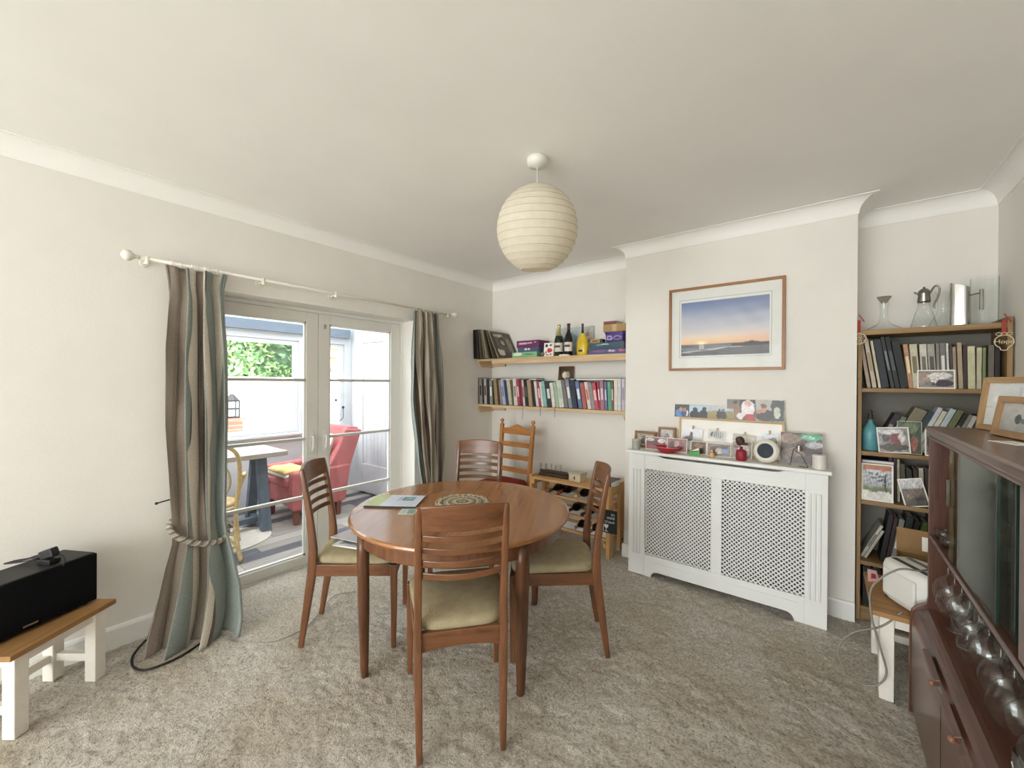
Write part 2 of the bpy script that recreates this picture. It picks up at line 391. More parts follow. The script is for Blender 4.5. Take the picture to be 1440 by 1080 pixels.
def skirt(p, q, name):
    a, b = Vector(p), Vector(q); d = (b - a).normalized(); nrm = Vector((d.y, -d.x)); m = MB(); n = len(SK)
    prof = [(0, -.02)] + SK; n = len(prof)
    vs = [(a.x + nrm.x * s, a.y + nrm.y * s, z) for s, z in prof] + [(b.x + nrm.x * s, b.y + nrm.y * s, z) for s, z in prof]
    m.add(vs, [(k, k + 1, n + k + 1, n + k) for k in range(n - 1)] + [tuple(range(n)), tuple(range(2 * n - 1, n - 1, -1))])
    struct(fix_normals(m.build(name, GLOSSW)), 'white painted skirting board')
skirt((XL, YF), (XL, DY0), 'baseboard_left'); skirt((XL, DY1), (XL, YB1), 'baseboard_left_rear')
skirt((XL, YB1), (CX0, YB1), 'baseboard_alcove'); skirt((CX0, YB1), (CX0, YC - .016), 'baseboard_chimney_side')
skirt((CX0 - .0, YC), (CX1, YC), 'baseboard_chimney'); skirt((CX1, YB2), (XR, YB2), 'baseboard_alcove_right'); skirt((XR, YB2), (XR, YF), 'baseboard_right')

# french doors
fr = MB().bx(DX - .06, DX - .002, DY0, DY0 + .03, 0, DZ).bx(DX - .06, DX - .002, DY1 - .03, DY1, 0, DZ).bx(DX - .06, DX - .002, DY0 + .03, DY1 - .03, 1.957, DZ)
struct(fr.build('trim_9', GLOSSW, bevel=.003), 'white frame round the french doors')
struct(MB().bx(DX - .09, DX + .012, DY0, DY1, -.02, .004).build('trim_10', GLOSSW), 'white threshold under the french doors')
CGW = paint('#d2d5d8', .45, .02, 6, name='conservatory_white')
def french(name, y0, y1, meet, label):
    """meet: -1 if the meeting stile is at y0, else 1"""
    g0 = y0 + (.089 if meet < 0 else .1); g1 = y1 - (.1 if meet < 0 else .089); a, b = DX - .045, DX
    root = MB().bx(a, b, y0, g0, .006, 1.955).bx(a, b, g1, y1, .006, 1.955).bx(a, b, g0, g1, 1.88, 1.955).bx(a, b, g0, g1, .006, .075)
    root = struct(root.build(name, paint('#e2e1db', .4, .02, 6, name='door_paint'), bevel=.0025), label)
    bead = MB()
    for u0, u1, v0, v1 in ((g0, g0 + .014, .075, 1.88), (g1 - .014, g1, .075, 1.88), (g0, g1, 1.866, 1.88), (g0, g1, .075, .089)):
        bead.bx(a + .012, b - .012, u0, u1, v0, v1)
    bead.build('glazing_bead', GLOSSW, root)
    zs = [.075, .524, .975, 1.43, 1.88]
    for z in zs[1:-1]: MB().bx(a + .006, b - .006, g0, g1, z - .011, z + .011).build('muntin', paint('#c9c8c3', .4, .02, 6, name='muntin_paint'), root, bevel=.003)
    for z0, z1 in zip(zs, zs[1:]): MB().bx(a + .02, a + .024, g0, g1, z0, z1).build('pane', PANE, root)
    yh = y0 + .05 if meet < 0 else y1 - .05
    h = MB().bx(DX, DX + .004, yh - .014, yh + .014, .87, 1.04); ho = h.build('handle', paint('#e8e8e4', .3, .02, name='handle_white'), root, bevel=.002)
    MB().tube([(DX + .002, yh, .995), (DX + .03, yh, .99), (DX + .036, yh, .96), (DX + .034, yh, .91), (DX + .024, yh, .885)], .008, 8).build('lever', paint('#e8e8e4', .3, .02, name='handle_white'), ho, smooth=True)
    if meet < 0: MB().bx(DX, DX + .006, yh - .008, yh + .008, 1.84, 1.872).build('bolt', STEEL, root)
    return root
french('door_1', DY0 + .032, 1.561, 1, 'white glazed french door beside the striped curtain with rope')
french('door_2', 1.564, DY1 - .032, -1, 'white glazed french door nearest the alcove')

# ------------------------------------------------------------------ conservatory beyond the doors
CXF, CYE, CZ0 = -5.12, 2.98, -.03
FL = struct(MB().bx(CXF - .1, XL - T + .06, -1.2, CYE, -.15, CZ0 - .012).build('floor_conservatory', paint('#6f6c68', .8, name='subfloor')), 'mixed grey and cream plank floor of the conservatory')
cols = ['#b5aea5', '#a29c95', '#666871', '#bab4ab', '#857f79', '#5a5b62', '#aea79e', '#9a958e']
pms = [wood('#' + ''.join('%02x' % max(0, int(c[i:i + 2], 16) - 22) for i in (1, 3, 5)), c, 'y', .45, .7, 'plank') for c in cols]
meshes = {}
x = CXF; row = 0
while x < XL - T + .05:
    y = -1.2 + (row * .37 % 1.0) * .8 - .8
    while y < CYE:
        L = .78; y0, y1 = max(y, -1.2), min(y + L, CYE)
        if y1 - y0 > .05:
            key = round(y1 - y0, 3), int(rng.integers(len(pms)))
            if key not in meshes:
                o = MB().bx(0, .133, .0015, y1 - y0 - .0015, -.014, 0).build('plank', pms[key[1]], FL, bevel=.0015, segs=1); meshes[key] = o.data
            else:
                o = bpy.data.objects.new('plank', meshes[key]); COL.objects.link(o); o.parent = FL
                k = o.modifiers.new('edges', 'BEVEL'); k.width = .0015; k.segments = 1
            o.location = (x, y0, CZ0)
        y += L
    x += .135; row += 1
CW = paint('#cfd1d3', .7, .02, 4, name='conservatory_wall')
# far wall: low wall, window openings
W2 = (-.6, 2.29, .80, 1.915); W3 = (2.42, 2.88, .80, 1.915)
m = MB().bx(CXF - .12, CXF, -1.2, CYE + .1, -.15, .80).bx(CXF - .12, CXF, -1.2, CYE + .1, 1.915, 2.5)
m.bx(CXF - .12, CXF, W2[1], W3[0], .8, 1.915).bx(CXF - .12, CXF, W3[1], CYE + .1, .8, 1.915).bx(CXF - .12, CXF, -1.2, W2[0], .8, 1.915)
struct(m.build('wall_conservatory', CW), 'white outer wall of the conservatory')
for nme, (a, b, z0, z1) in (('window_2', W2), ('window_3', W3)):
    m = MB().bx(CXF - .08, CXF - .02, a, a + .05, z0, z1).bx(CXF - .08, CXF - .02, b - .05, b, z0, z1).bx(CXF - .08, CXF - .02, a + .05, b - .05, z0, z0 + .05).bx(CXF - .08, CXF - .02, a + .05, b - .05, z1 - .05, z1)
    if b - a > 1: m.bx(CXF - .08, CXF - .02, .9, .96, z0, z1)
    o = struct(m.build(nme, CGW, bevel=.003), 'white framed conservatory window')
    MB().bx(CXF - .052, CXF - .048, a + .05, b - .05, z0 + .05, z1 - .05).build('pane', PANE, o)
    MB().bx(CXF - .02, CXF + .09, a - .03, b + .03, z0 - .025, z0).build('sill', CGW, o, bevel=.003)
struct(MB().bx(CXF, CXF + .07, -1.2, 2.93, 2.0, 2.11).build('trim_11', paint('#6c7885', .5, .03, name='grey_blue')), 'grey-blue beam above the conservatory windows')
# end wall with the boarded door
struct(MB().bx(CXF - .12, XL - T, CYE, CYE + .1, -.15, 2.5).build('wall_conservatory_end', CW))
d3 = struct(MB().bx(-4.86, -4.76, CYE - .05, CYE - .005, .0, 2.06).bx(-4.02, -3.92, CYE - .05, CYE - .005, 0, 2.06).bx(-4.76, -4.02, CYE - .05, CYE - .005, 1.92, 2.06)
            .bx(-4.76, -4.02, CYE - .05, CYE - .005, 0, .36).build('door_3', CGW, bevel=.003), 'white boarded door at the end of the conservatory')
for k in range(9):
    a = -4.76 + k * .0822; MB().bx(a + .002, a + .0802, CYE - .038, CYE - .012, .36, 1.92).build('board', CGW, d3, bevel=.004)
struct(MB().bx(CXF - .12, XL - T, -1.3, -1.2, -.15, 2.5).build('wall_conservatory_side', CW))
rf = MB()
for y in np.arange(-1.2, 3.0, .7): rf.beam((CXF - .1, y, 2.48), (XL - T, y, 2.72), .06, .07)
rf.beam((CXF - .05, -1.25, 2.5), (CXF - .05, CYE + .05, 2.5), .1, .08).beam((XL - T - .03, -1.25, 2.72), (XL - T - .03, CYE + .05, 2.72), .07, .1)
rf = struct(rf.build('roof_conservatory', CGW))
for y in np.arange(-1.2, 2.8, .7):
    MB().add([(CXF - .1, y, 2.52), (CXF - .1, y + .7, 2.52), (XL - T, y + .7, 2.76), (XL - T, y, 2.76)], [(0, 1, 2, 3)]).build('pane', clear('tinted_roof', (.45, .47, .49), (.3, .32, .34), 1, 0, .03), rf)

# ------------------------------------------------------------------ garden
struct(MB().bx(-16, CXF - .13, -6, 10, -.3, -.15).build('ground', paint('#8d8c80', .9, .15, 3, name='paving')), 'garden ground')
struct(MB().bx(-7.65, -7.5, -6, 10, -.2, 1.46).bx(-7.68, -7.47, -6, 10, 1.46, 1.49).build('wall_garden', paint('#f4f3ee', .8, .03, 2, .3, 30, name='white_render')), 'white rendered garden wall')
def hedge():
    m = MB(); n = 42000; r = np.random.default_rng(4)
    c = np.stack([-8.35 + r.uniform(-.35, .35, n), r.uniform(-1.5, 6.8, n), r.uniform(1.1, 3.4, n)], 1)
    c[:, 0] += .25 * np.sin(c[:, 1] * 3.1) + .2 * np.sin(c[:, 2] * 4 + c[:, 1])
    a = r.standard_normal((n, 3)); a /= np.linalg.norm(a, axis=1)[:, None]; b = np.cross(a, r.standard_normal((n, 3))); b /= np.linalg.norm(b, axis=1)[:, None]
    s = r.uniform(.035, .065, n)[:, None]
    V = np.stack([c - a * s * 1.3, c + b * s * .6, c + a * s * 1.3, c - b * s * .6], 1).reshape(-1, 3)
    me = bpy.data.meshes.new('hedge'); me.from_pydata(V.tolist(), [], [(4 * i, 4 * i + 1, 4 * i + 2, 4 * i + 3) for i in range(n)]); me.update()
    mt, nt, bb = base_mat('leaf_green'); g = nt.nodes.new('ShaderNodeNewGeometry')
    nt.links.new(ramp(nt, g.outputs['Random Per Island'], [(0, '#4f7a55'), (.5, '#7da76e'), (1, '#b3cb84')]), bb.inputs['Base Color'])
    me.materials.append(mt); o = bpy.data.objects.new('hedge', me); COL.objects.link(o)
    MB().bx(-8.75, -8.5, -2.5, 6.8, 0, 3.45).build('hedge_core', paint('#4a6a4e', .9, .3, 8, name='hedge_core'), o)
    tag(o, 'tall clipped green hedge behind the white garden wall', 'hedge', kind='stuff')
hedge()
# outbuilding with red tiled roof seen through the narrow window
p = at_x(474, 520, -6.55)
sh = thing('outbuilding', 'small white outbuilding with orange tiled roof seen through the narrow window', 'building', (-6.55, p.y, -.15))
h0 = p.z + .15
MB().bx(-.85, 0, -.3, 1.6, 0, h0).build('wall', paint('#f1f0ec', .8, name='white_render2'), sh)
MB().tube([(.06, -.35, h0), (.06, 1.65, h0)], .04, 8).build('gutter', paint('#565a5e', .5, name='gutter_grey'), sh)
rfm, nt, b = base_mat('roof_tiles'); bt = nt.nodes.new('ShaderNodeTexBrick'); bt.inputs['Scale'].default_value = 6
bt.inputs['Color1'].default_value = c4('#c4683c'); bt.inputs['Color2'].default_value = c4('#d9875a'); bt.inputs['Mortar'].default_value = c4('#8a4a30')
nt.links.new(coords(nt), bt.inputs['Vector']); nt.links.new(bt.outputs[0], b.inputs['Base Color'])
for r_ in range(4):
    MB().add([(.06 - r_ * .19, -.35, h0 + .03 + r_ * .17), (.06 - r_ * .19, 1.65, h0 + .03 + r_ * .17), (.06 - (r_ + 1) * .19 - .02, 1.65, h0 + .03 + (r_ + 1) * .17), (.06 - (r_ + 1) * .19 - .02, -.35, h0 + .03 + (r_ + 1) * .17)], [(0, 1, 2, 3)]).build('tile_course', rfm, sh, solid=.02)
# brick pier with a lantern
p0 = at_x(323, 592, -6.6)
bm_, nt, b = base_mat('brickwork'); bt = nt.nodes.new('ShaderNodeTexBrick'); bt.inputs['Scale'].default_value = 9
bt.inputs['Color1'].default_value = c4('#a65a45'); bt.inputs['Color2'].default_value = c4('#c27a62'); bt.inputs['Mortar'].default_value = c4('#d8cfc4')
tcn = nt.nodes.new('ShaderNodeTexCoord'); mpn = nt.nodes.new('ShaderNodeMapping'); mpn.inputs['Rotation'].default_value = (PI / 2, 0, PI / 2)
nt.links.new(tcn.outputs['Object'], mpn.inputs[0]); nt.links.new(mpn.outputs[0], bt.inputs['Vector']); nt.links.new(bt.outputs[0], b.inputs['Base Color'])
pier = MB().bx(-.25, .1, -.5, .13, 0, p0.z + .15).bx(-.28, .13, -.53, .16, p0.z + .15, p0.z + .19).build('brick_pier', bm_); place(pier, (-6.6, p0.y, -.15))
tag(pier, 'low red brick pier outside the conservatory window', 'pier')
ln = thing('lantern', 'small dark framed lantern standing on the brick pier', 'lantern', (-6.62, p0.y + .03, p0.z + .04))
lm = MB(); 
for sx in (-1, 1):
    for sy in (-1, 1): lm.bx(sx * .07 - .008, sx * .07 + .008, sy * .07 - .008, sy * .07 + .008, .02, .24)
for z in (.0, .12, .23): lm.bx(-.08, .08, -.08, .08, z, z + .02)
lm.build('frame', BLACK, ln); MB().lathe([(.1, .25), (.02, .34)], 4).build('cap', BLACK, ln); MB().bx(-.06, .06, -.06, .06, .03, .22).build('glass', clear('lantern_glass', (.8, .9, .95)), ln)

# ------------------------------------------------------------------ dining table
TC = Vector((-1.609, 1.611)); TR = .596; TZ = .726
def dining_table():
    ang = math.atan2(-.870, .493)          # direction of the seam between the two halves
    t = thing('dining_table', 'round teak dining table with tapered legs and a centre seam', 'table', (TC.x, TC.y, 0), ang)
    top = wood('#80502c', '#a5703f', 'x', .2, .3, 'teak_top', .5)
    prof = [(TR - .035, TZ - .032), (TR - .008, TZ - .024), (TR, TZ - .013), (TR - .003, TZ - .004), (TR - .012, TZ)]
    for s in (-1, 1):
        m = MB(); n = 40; vs = []; g = .0014
        for r, z in prof:
            for k in range(n + 1):
                a = PI * k / n if s > 0 else PI + PI * k / n
                x, y = r * math.cos(a), r * math.sin(a); vs.append((x, y if abs(y) > g else s * g, z))
        fs = [(i * (n + 1) + k, i * (n + 1) + k + 1, (i + 1) * (n + 1) + k + 1, (i + 1) * (n + 1) + k) for i in range(len(prof) - 1) for k in range(n)]
        L = len(prof) - 1
        fs += [tuple(L * (n + 1) + k for k in range(n + 1)), tuple(range(n, -1, -1)), tuple([i * (n + 1) for i in range(L + 1)] + [i * (n + 1) + n for i in range(L, -1, -1)])]
        m.add(vs, fs); fix_normals(m.build('tabletop_half', top, t))
    ap = MB(); n = 64; vs = []
    for r, z in ((.548, .625), (.552, .630), (.552, .694), (.53, .694), (.53, .625)):
        for k in range(n): vs.append((r * math.cos(2 * PI * k / n), r * math.sin(2 * PI * k / n), z))
    fs = [(i * n + k, i * n + (k + 1) % n, ((i + 1) % 5) * n + (k + 1) % n, ((i + 1) % 5) * n + k) for i in range(5) for k in range(n)]
    o = fix_normals(ap.add(vs, fs).build('apron', TEAK['z'], t, smooth=False))
    for k in range(4):
        a = math.radians(-15 + 90 * k) - ang; c, s = math.cos(a), math.sin(a)
        R = Matrix.Rotation(a, 3, 'Z'); m = MB(); secs = []
        prof = [(.545, .026, .030, .694), (.546, .027, .031, .60), (.542, .025, .028, .35), (.537, .018, .019, .03), (.535, .017, .018, 0)]
        vs = []; nn = 12
        for cr, hr, ht, z in prof:
            for q in range(nn):
                b = 2 * PI * q / nn; x = math.copysign(abs(math.cos(b)) ** .7, math.cos(b)) * hr; y = math.copysign(abs(math.sin(b)) ** .7, math.sin(b)) * ht
                v = R @ Vector((cr + x, y, z)); vs.append(v)
        fs = [(i * nn + q, i * nn + (q + 1) % nn, (i + 1) * nn + (q + 1) % nn, (i + 1) * nn + q) for i in range(4) for q in range(nn)] + [tuple(range(nn)), tuple(4 * nn + q for q in range(nn - 1, -1, -1))]
        fix_normals(m.add(vs, fs).build('leg', TEAKD['z'], t, smooth=True))
dining_table()

# ------------------------------------------------------------------ dining chairs
SEATF = paint('#a79b7d', .95, .09, 25, .5, 260, spec=.15, name='olive_beige_velour')
def spline(pts, n):
    pts = [Vector(p) for p in pts]; P = [pts[0] * 2 - pts[1]] + pts + [pts[-1] * 2 - pts[-2]]; out = []
    for i in range(1, len(P) - 2):
        for k in range(n):
            t = k / n; a, b, c, d = P[i - 1], P[i], P[i + 1], P[i + 2]
            out.append(.5 * ((2 * b) + (c - a) * t + (2 * a - 5 * b + 4 * c - d) * t * t + (3 * b - a - 3 * c + d) * t ** 3))
    out.append(pts[-1]); return out
def bar(m, pts, ws, hs, side=(1, 0, 0)):
    """rectangular section swept along pts; ws = size along side, hs = size across"""
    pts = [Vector(p) for p in pts]; side = Vector(side); n = len(pts); vs = []
    for i, p in enumerate(pts):
        t = (pts[min(i + 1, n - 1)] - pts[max(i - 1, 0)]).normalized(); a = (side - t * side.dot(t)).normalized(); b = t.cross(a)
        w = ws[i] if isinstance(ws, (list, tuple)) else ws; h = hs[i] if isinstance(hs, (list, tuple)) else hs
        vs += [p + a * x * w / 2 + b * y * h / 2 for x, y in ((-1, -1), (1, -1), (1, 1), (-1, 1))]
    fs = [(4 * i + k, 4 * i + (k + 1) % 4, 4 * i + 4 + (k + 1) % 4, 4 * i + 4 + k) for i in range(n - 1) for k in range(4)] + [(3, 2, 1, 0), tuple(4 * n - 4 + k for k in range(4))]
    return m.add(vs, fs)
def lerp(tab, z):
    for (a, va), (b, vb) in zip(tab, tab[1:]):
        if z <= b: return va + (vb - va) * (z - a) / (b - a)
    return tab[-1][1]
STY = [(0, 0.0), (.2, .03), (.42, .062), (.5, .066), (.6, .058), (.75, .04), (.97, .0)]      # rear leg: y of its centre over z
STX = [(0, .158), (.45, .168), (.97, .166)]
def dining_chair():
    t = thing('dining_chair', 'x', 'chair', group='teak dining chairs round the table')
    for s in (-1, 1):
        zs = [0, .1, .2, .3, .4, .46, .52, .6, .7, .8, .9, .94, .955]
        pts = [(s * lerp(STX, z), lerp(STY, z), z) for z in zs]
        ws = [.022, .026, .028, .03, .031, .031, .03, .029, .028, .027, .026, .025, .02]; hs = [.026, .032, .036, .04, .044, .045, .042, .036, .032, .028, .025, .022, .016]
        fix_normals(bar(MB(), pts, ws, hs).build('leg', TEAK['z'], t, bevel=.005, smooth=True))
        fp = [(s * .212, .49, 0), (s * .213, .492, .2), (s * .210, .490, .445)]
        fix_normals(bar(MB(), fp, [.022, .03, .036], [.024, .03, .036]).build('leg', TEAK['z'], t, bevel=.004))
        fix_normals(MB().beam((s * .168, .075, .415), (s * .206, .478, .415), .022, .062).build('seat_rail', TEAK['y'], t, bevel=.003))
    fix_normals(MB().beam((-.2, .495, .415), (.2, .495, .415), .022, .062, up=(0, 0, 1)).build('seat_rail', TEAK['x'], t, bevel=.003))
    # rear seat rail, arched beneath
    poly = [(-.16, .375), (-.09, .387), (0, .391), (.09, .387), (.16, .375), (.16, .452), (-.16, .452)]
    fix_normals(MB().prism(poly, .052, .076).build('seat_rail', TEAK['x'], t, bevel=.002))
    def curved(z0, z1, zc0, zc1, sag, y0, th, w):
        n = 17; m = MB(); vs = []
        for i in range(n):
            u = -1 + 2 * i / (n - 1); x = u * w; b = (1 - u * u)
            for z, yy in ((z0 + zc0 * b, 0), (z1 + zc1 * b, 0)):
                y = lerp(STY, z) - sag * b
                vs += [(x, y - th / 2, z), (x, y + th / 2, z)]
        fs = []
        for i in range(n - 1):
            a = 4 * i; b2 = a + 4
            for p, q in ((0, 1), (1, 3), (3, 2), (2, 0)): fs.append((a + p, a + q, b2 + q, b2 + p))
        fs += [(0, 1, 3, 2), (4 * n - 4, 4 * n - 2, 4 * n - 1, 4 * n - 3)]
        return m.add(vs, fs)
    fix_normals(curved(.864, .956, -.004, .010, .028, 0, .018, .160).build('top_rail', TEAK['x'], t, bevel=.004))
    for zc in (.832, .782, .731, .681):
        fix_normals(curved(zc - .0125, zc + .0125, 0, 0, .042, 0, .009, .16).build('slat', TEAK['x'], t, bevel=.003))
    # upholstered seat
    def seat(u, v):
        a = 2 * PI * u; e = .28
        cx = math.copysign(abs(math.cos(a)) ** e, math.cos(a)); cy = math.copysign(abs(math.sin(a)) ** e, math.sin(a))
        k = [(.97, .447), (1.0, .455), (1.0, .468), (.97, .481), (.88, .489), (.6, .494), (.02, .496)][int(round(v * 6))]
        y = .283 + cy * .219 * k[0]; wid = .168 + (y - .066) / .44 * .058
        if y < .11: wid -= (.11 - y) * .35
        return (cx * wid * k[0], y, k[1])
    m = MB().grid(48, 7, seat, True); m.f.append(tuple(range(47, -1, -1))); m.f.append(tuple(6 * 48 + k for k in range(48)))
    fix_normals(m.build('seat', SEATF, t, smooth=True))
    return t
ch0 = dining_chair()
def put_chair(o, rear, front, label):
    d = Vector(front) - Vector(rear); o.location = (rear[0], rear[1], 0); o.rotation_euler = (0, 0, math.atan2(d.y, d.x) - PI / 2); o['label'] = label
put_chair(ch0, (-1.081, 1.0885), (-1.4745, 1.42), 'teak ladder-back dining chair with its back to the viewer, in front of the table')
c = copy_tree(ch0); put_chair(c, (-2.315, 1.112), (-1.965, 1.462), 'teak dining chair beside the french doors with papers on its seat')
c = copy_tree(ch0); put_chair(c, (-.977, 2.077), (-1.391, 1.777), 'teak dining chair on the radiator-cover side of the table')
c = copy_tree(ch0); put_chair(c, (-2.155, 2.345), (-1.915, 1.895), 'teak dining chair behind the table, in front of the taller ladder-back chair')

def ladder_chair():
    t = thing('ladderback_chair', 'tall orange pine ladder-back chair with arched crest, finials and red seat', 'chair', (-2.45, 3.17, 0), PI)
    W = {a: wood('#9a602f', '#c58a4c', a, .45, 1, 'honey_pine') for a in 'xyz'}
    # local +y is forward (turned to face the room)
    for s in (-1, 1):
        zs = [0, .2, .45, .7, .95, 1.0]; pts = [(s * (.175 + .02 * z), -.03 * max(0, z - .45) / .5 * 1.6 + .0, z) for z in zs]
        m = MB(); bar(m, pts, .038, .034); fix_normals(m.build('stile', W['z'], t, bevel=.006))
        e = pts[-1]; MB().lathe([(.012, 0), (.009, .012), (.02, .028), (.021, .038), (.012, .052), (.002, .055)], 12, (e[0], e[1], e[2] - .002)).build('finial', W['z'], t, smooth=True)
        MB().beam((s * .19, .40, 0), (s * .19, .40, .44), .036, .036).build('leg', W['z'], t, bevel=.004)
        MB().beam((s * .18, .0, .19), (s * .19, .40, .19), .02, .03).build('stretcher', W['y'], t)
        MB().beam((s * .18, .0, .41), (s * .19, .40, .41), .024, .06).build('seat_rail', W['y'], t)
    for y in (.005, .40): MB().bx(-.18, .18, y - .012, y + .012, .38, .44).build('seat_rail', W['x'], t)
    def yb(z): return -.03 * max(0, z - .45) / .5 * 1.6
    poly = [(-.185, .90)] + [(-.185 + .37 * k / 20, .952 + .055 * math.exp(-((k / 20 - .5) / .2) ** 2) + .008 * math.cos(2 * PI * k / 20)) for k in range(21)] + [(.185, .90)]
    fix_normals(MB().prism(poly, yb(.95) - .01, yb(.95) + .01).build('crest_rail', W['x'], t, bevel=.003))
    for zc in (.80, .675, .55):
        MB().bx(-.182, .182, yb(zc) - .008, yb(zc) + .008, zc - .024, zc + .024).build('slat', W['x'], t, bevel=.003)
    def st(u, v):
        a = 2 * PI * u; cx = math.copysign(abs(math.cos(a)) ** .35, math.cos(a)); cy = math.copysign(abs(math.sin(a)) ** .35, math.sin(a))
        k = [(1, .44), (1.02, .455), (.96, .475), (.7, .488), (.02, .494)][int(round(v * 4))]; return (cx * .195 * k[0], .205 + cy * .2 * k[0], k[1])
    m = MB().grid(36, 5, st, True); m.f.append(tuple(range(35, -1, -1))); fix_normals(m.build('seat', paint('#8a2a22', .9, .1, 30, .3, 200, name='red_fabric'), t, smooth=True))
ladder_chair()

# things on the table and chair
def flat_print(name, label, cat, corners, z, t, fn, mat, cov=True, nx=30, ny=22):
    """a booklet lying flat; corners: near-left, near-right, far-right, far-left (x, y)"""
    c = [Vector(p) for p in corners]; o0 = (c[0] + c[1] + c[2] + c[3]) / 4; ux = ((c[1] - c[0]) + (c[2] - c[3])) / 2; w = ux.length; uy = ((c[3] - c[0]) + (c[2] - c[1])) / 2; h = uy.length
    o = MB().bx(-w / 2, w / 2, -h / 2, h / 2, 0, t).build(name, mat, bevel=.0008, segs=1); place(o, (o0.x, o0.y, z), (0, 0, math.atan2(ux.y, ux.x))); tag(o, label, cat)
    g = print_grid('print', w, h, fn, o, nx, ny); g.rotation_euler = (-PI / 2, 0, 0); g.location = (0, -h / 2, t + .0004); return o
fb = blobs('#d5dbe6', [(0, 0, .3, 1, '#a9b858', 'r'), (.3, .1, .93, .9, '#ccd4e2', 'r'), (.62, .5, .84, .85, '#4c6a86', 'r'), (.66, .6, .8, .78, '#7fae9a', 'r'), (.55, .45, .57, .85, '#8a94a8', 'r'), (.1, .62, .24, .68, '#c9d28a', 'r')])
flat_print('brochure', 'pale blue and green property brochure lying on the table', 'brochure', [(-2.023, 1.241), (-1.766, 1.417), (-1.908, 1.589), (-2.125, 1.431)], TZ + .0005, .009, fb, paint('#2a2d33', .5, name='brochure_edge'))
fb2 = blobs('#c9cfc4', [(.5, .1, .95, .9, '#6f9a86', 'r'), (.1, .2, .4, .8, '#aab6ae', 'r')])
flat_print('postcard', 'small green printed card lying by the brochure', 'card', [(-1.764, 1.286), (-1.701, 1.338), (-1.751, 1.419), (-1.819, 1.363)], TZ + .0005, .0015, fb2, PAPER)
def placemat():
    c = (-1.64, 1.642); t = thing('placemat', 'round woven seagrass placemat in the middle of the table', 'placemat', (c[0], c[1], TZ + .0005))
    cols = [paint('#b7a888', .9, .3, 90, 1, 220, name='seagrass'), paint('#8f8063', .9, .4, 90, 1, 220, name='seagrass_dark'), paint('#d9d1bf', .9, .2, 90, 1, 220, name='seagrass_pale')]
    for k in range(10):
        r = .016 + k * .0145; n = 48
        MB().tube([((r + .003 * math.sin(9 * a + k)) * math.cos(a), (r + .003 * math.sin(9 * a + k)) * math.sin(a), .007 + .0035 * math.sin(23 * a + k * 2)) for a in [2 * PI * q / 96 for q in range(96)]], .0068, 6, True).build('coil', cols[k % 3], t, smooth=True)
placemat()
fm = blobs('#c9ced3', [(.1, .1, .9, .5, '#8d979c', 'r'), (.2, .5, .7, .85, '#e9ecee', 'r'), (.55, .2, .85, .7, '#6f7d7a', 'r')], .05)
flat_print('magazine', 'glossy magazine on the chair seat beside the french doors', 'magazine', [(-2.17, 1.16), (-1.97, 1.24), (-2.09, 1.5), (-2.29, 1.42)], .4985, .008, fm, PAPER)
o = flat_print('folder', 'grey paper folder lying across the magazine on the chair seat', 'folder', [(-2.28, 1.2), (-2.06, 1.24), (-2.11, 1.5), (-2.33, 1.46)], .5145, .003, blobs('#a9abae', [(.3, .3, .6, .34, '#8b8d90', 'r'), (.35, .55, .6, .58, '#8b8d90', 'r')]), PAPER)
o.rotation_euler = (0.0, -0.05, o.rotation_euler[2])

# ------------------------------------------------------------------ benches
def bench(name, label, loc, rz, w, d, h, ol):
    """small bench: oak top, chunky white legs and stretchers; origin at floor centre, w along x"""
    t = thing(name, label, 'bench', loc, rz)
    fix_normals(MB().bx(-w / 2, w / 2, -d / 2, d / 2, h - .022, h).build('top', wood('#7d5833', '#a87f4e', 'x', .6, .9, 'rustic_oak'), t, bevel=.002))
    L = .05; ins = .03; P = paint('#e9e5db', .6, .05, 10, .15, 40, name='chalk_white')
    for sx in (-1, 1):
        for sy in (-1, 1):
            cx, cy = sx * (w / 2 - ins - L / 2), sy * (d / 2 - ins * .7 - L / 2)
            MB().bx(cx - L / 2, cx + L / 2, cy - L / 2, cy + L / 2, 0, h - .022).build('leg', P, t, bevel=.003)
        cx = sx * (w / 2 - ins - L / 2); e = d / 2 - ins * .7 - L
        MB().bx(cx - .012, cx + .012, -e, e, .09, .125).build('stretcher', P, t)
        MB().bx(cx - .012, cx + .012, -e, e, h - .07, h - .022).build('apron', P, t)
    for sy in (-1, 1):
        cy = sy * (d / 2 - ins * .7 - L / 2); e = w / 2 - ins - L
        MB().bx(-e, e, cy - .012, cy + .012, h - .07, h - .022).build('apron', P, t)
    e = d / 2 - ins * .7 - L / 2
    MB().bx(-(w / 2 - ins - L), w / 2 - ins - L, e - .012, e + .012, .09, .125).build('stretcher', P, t)
    return t
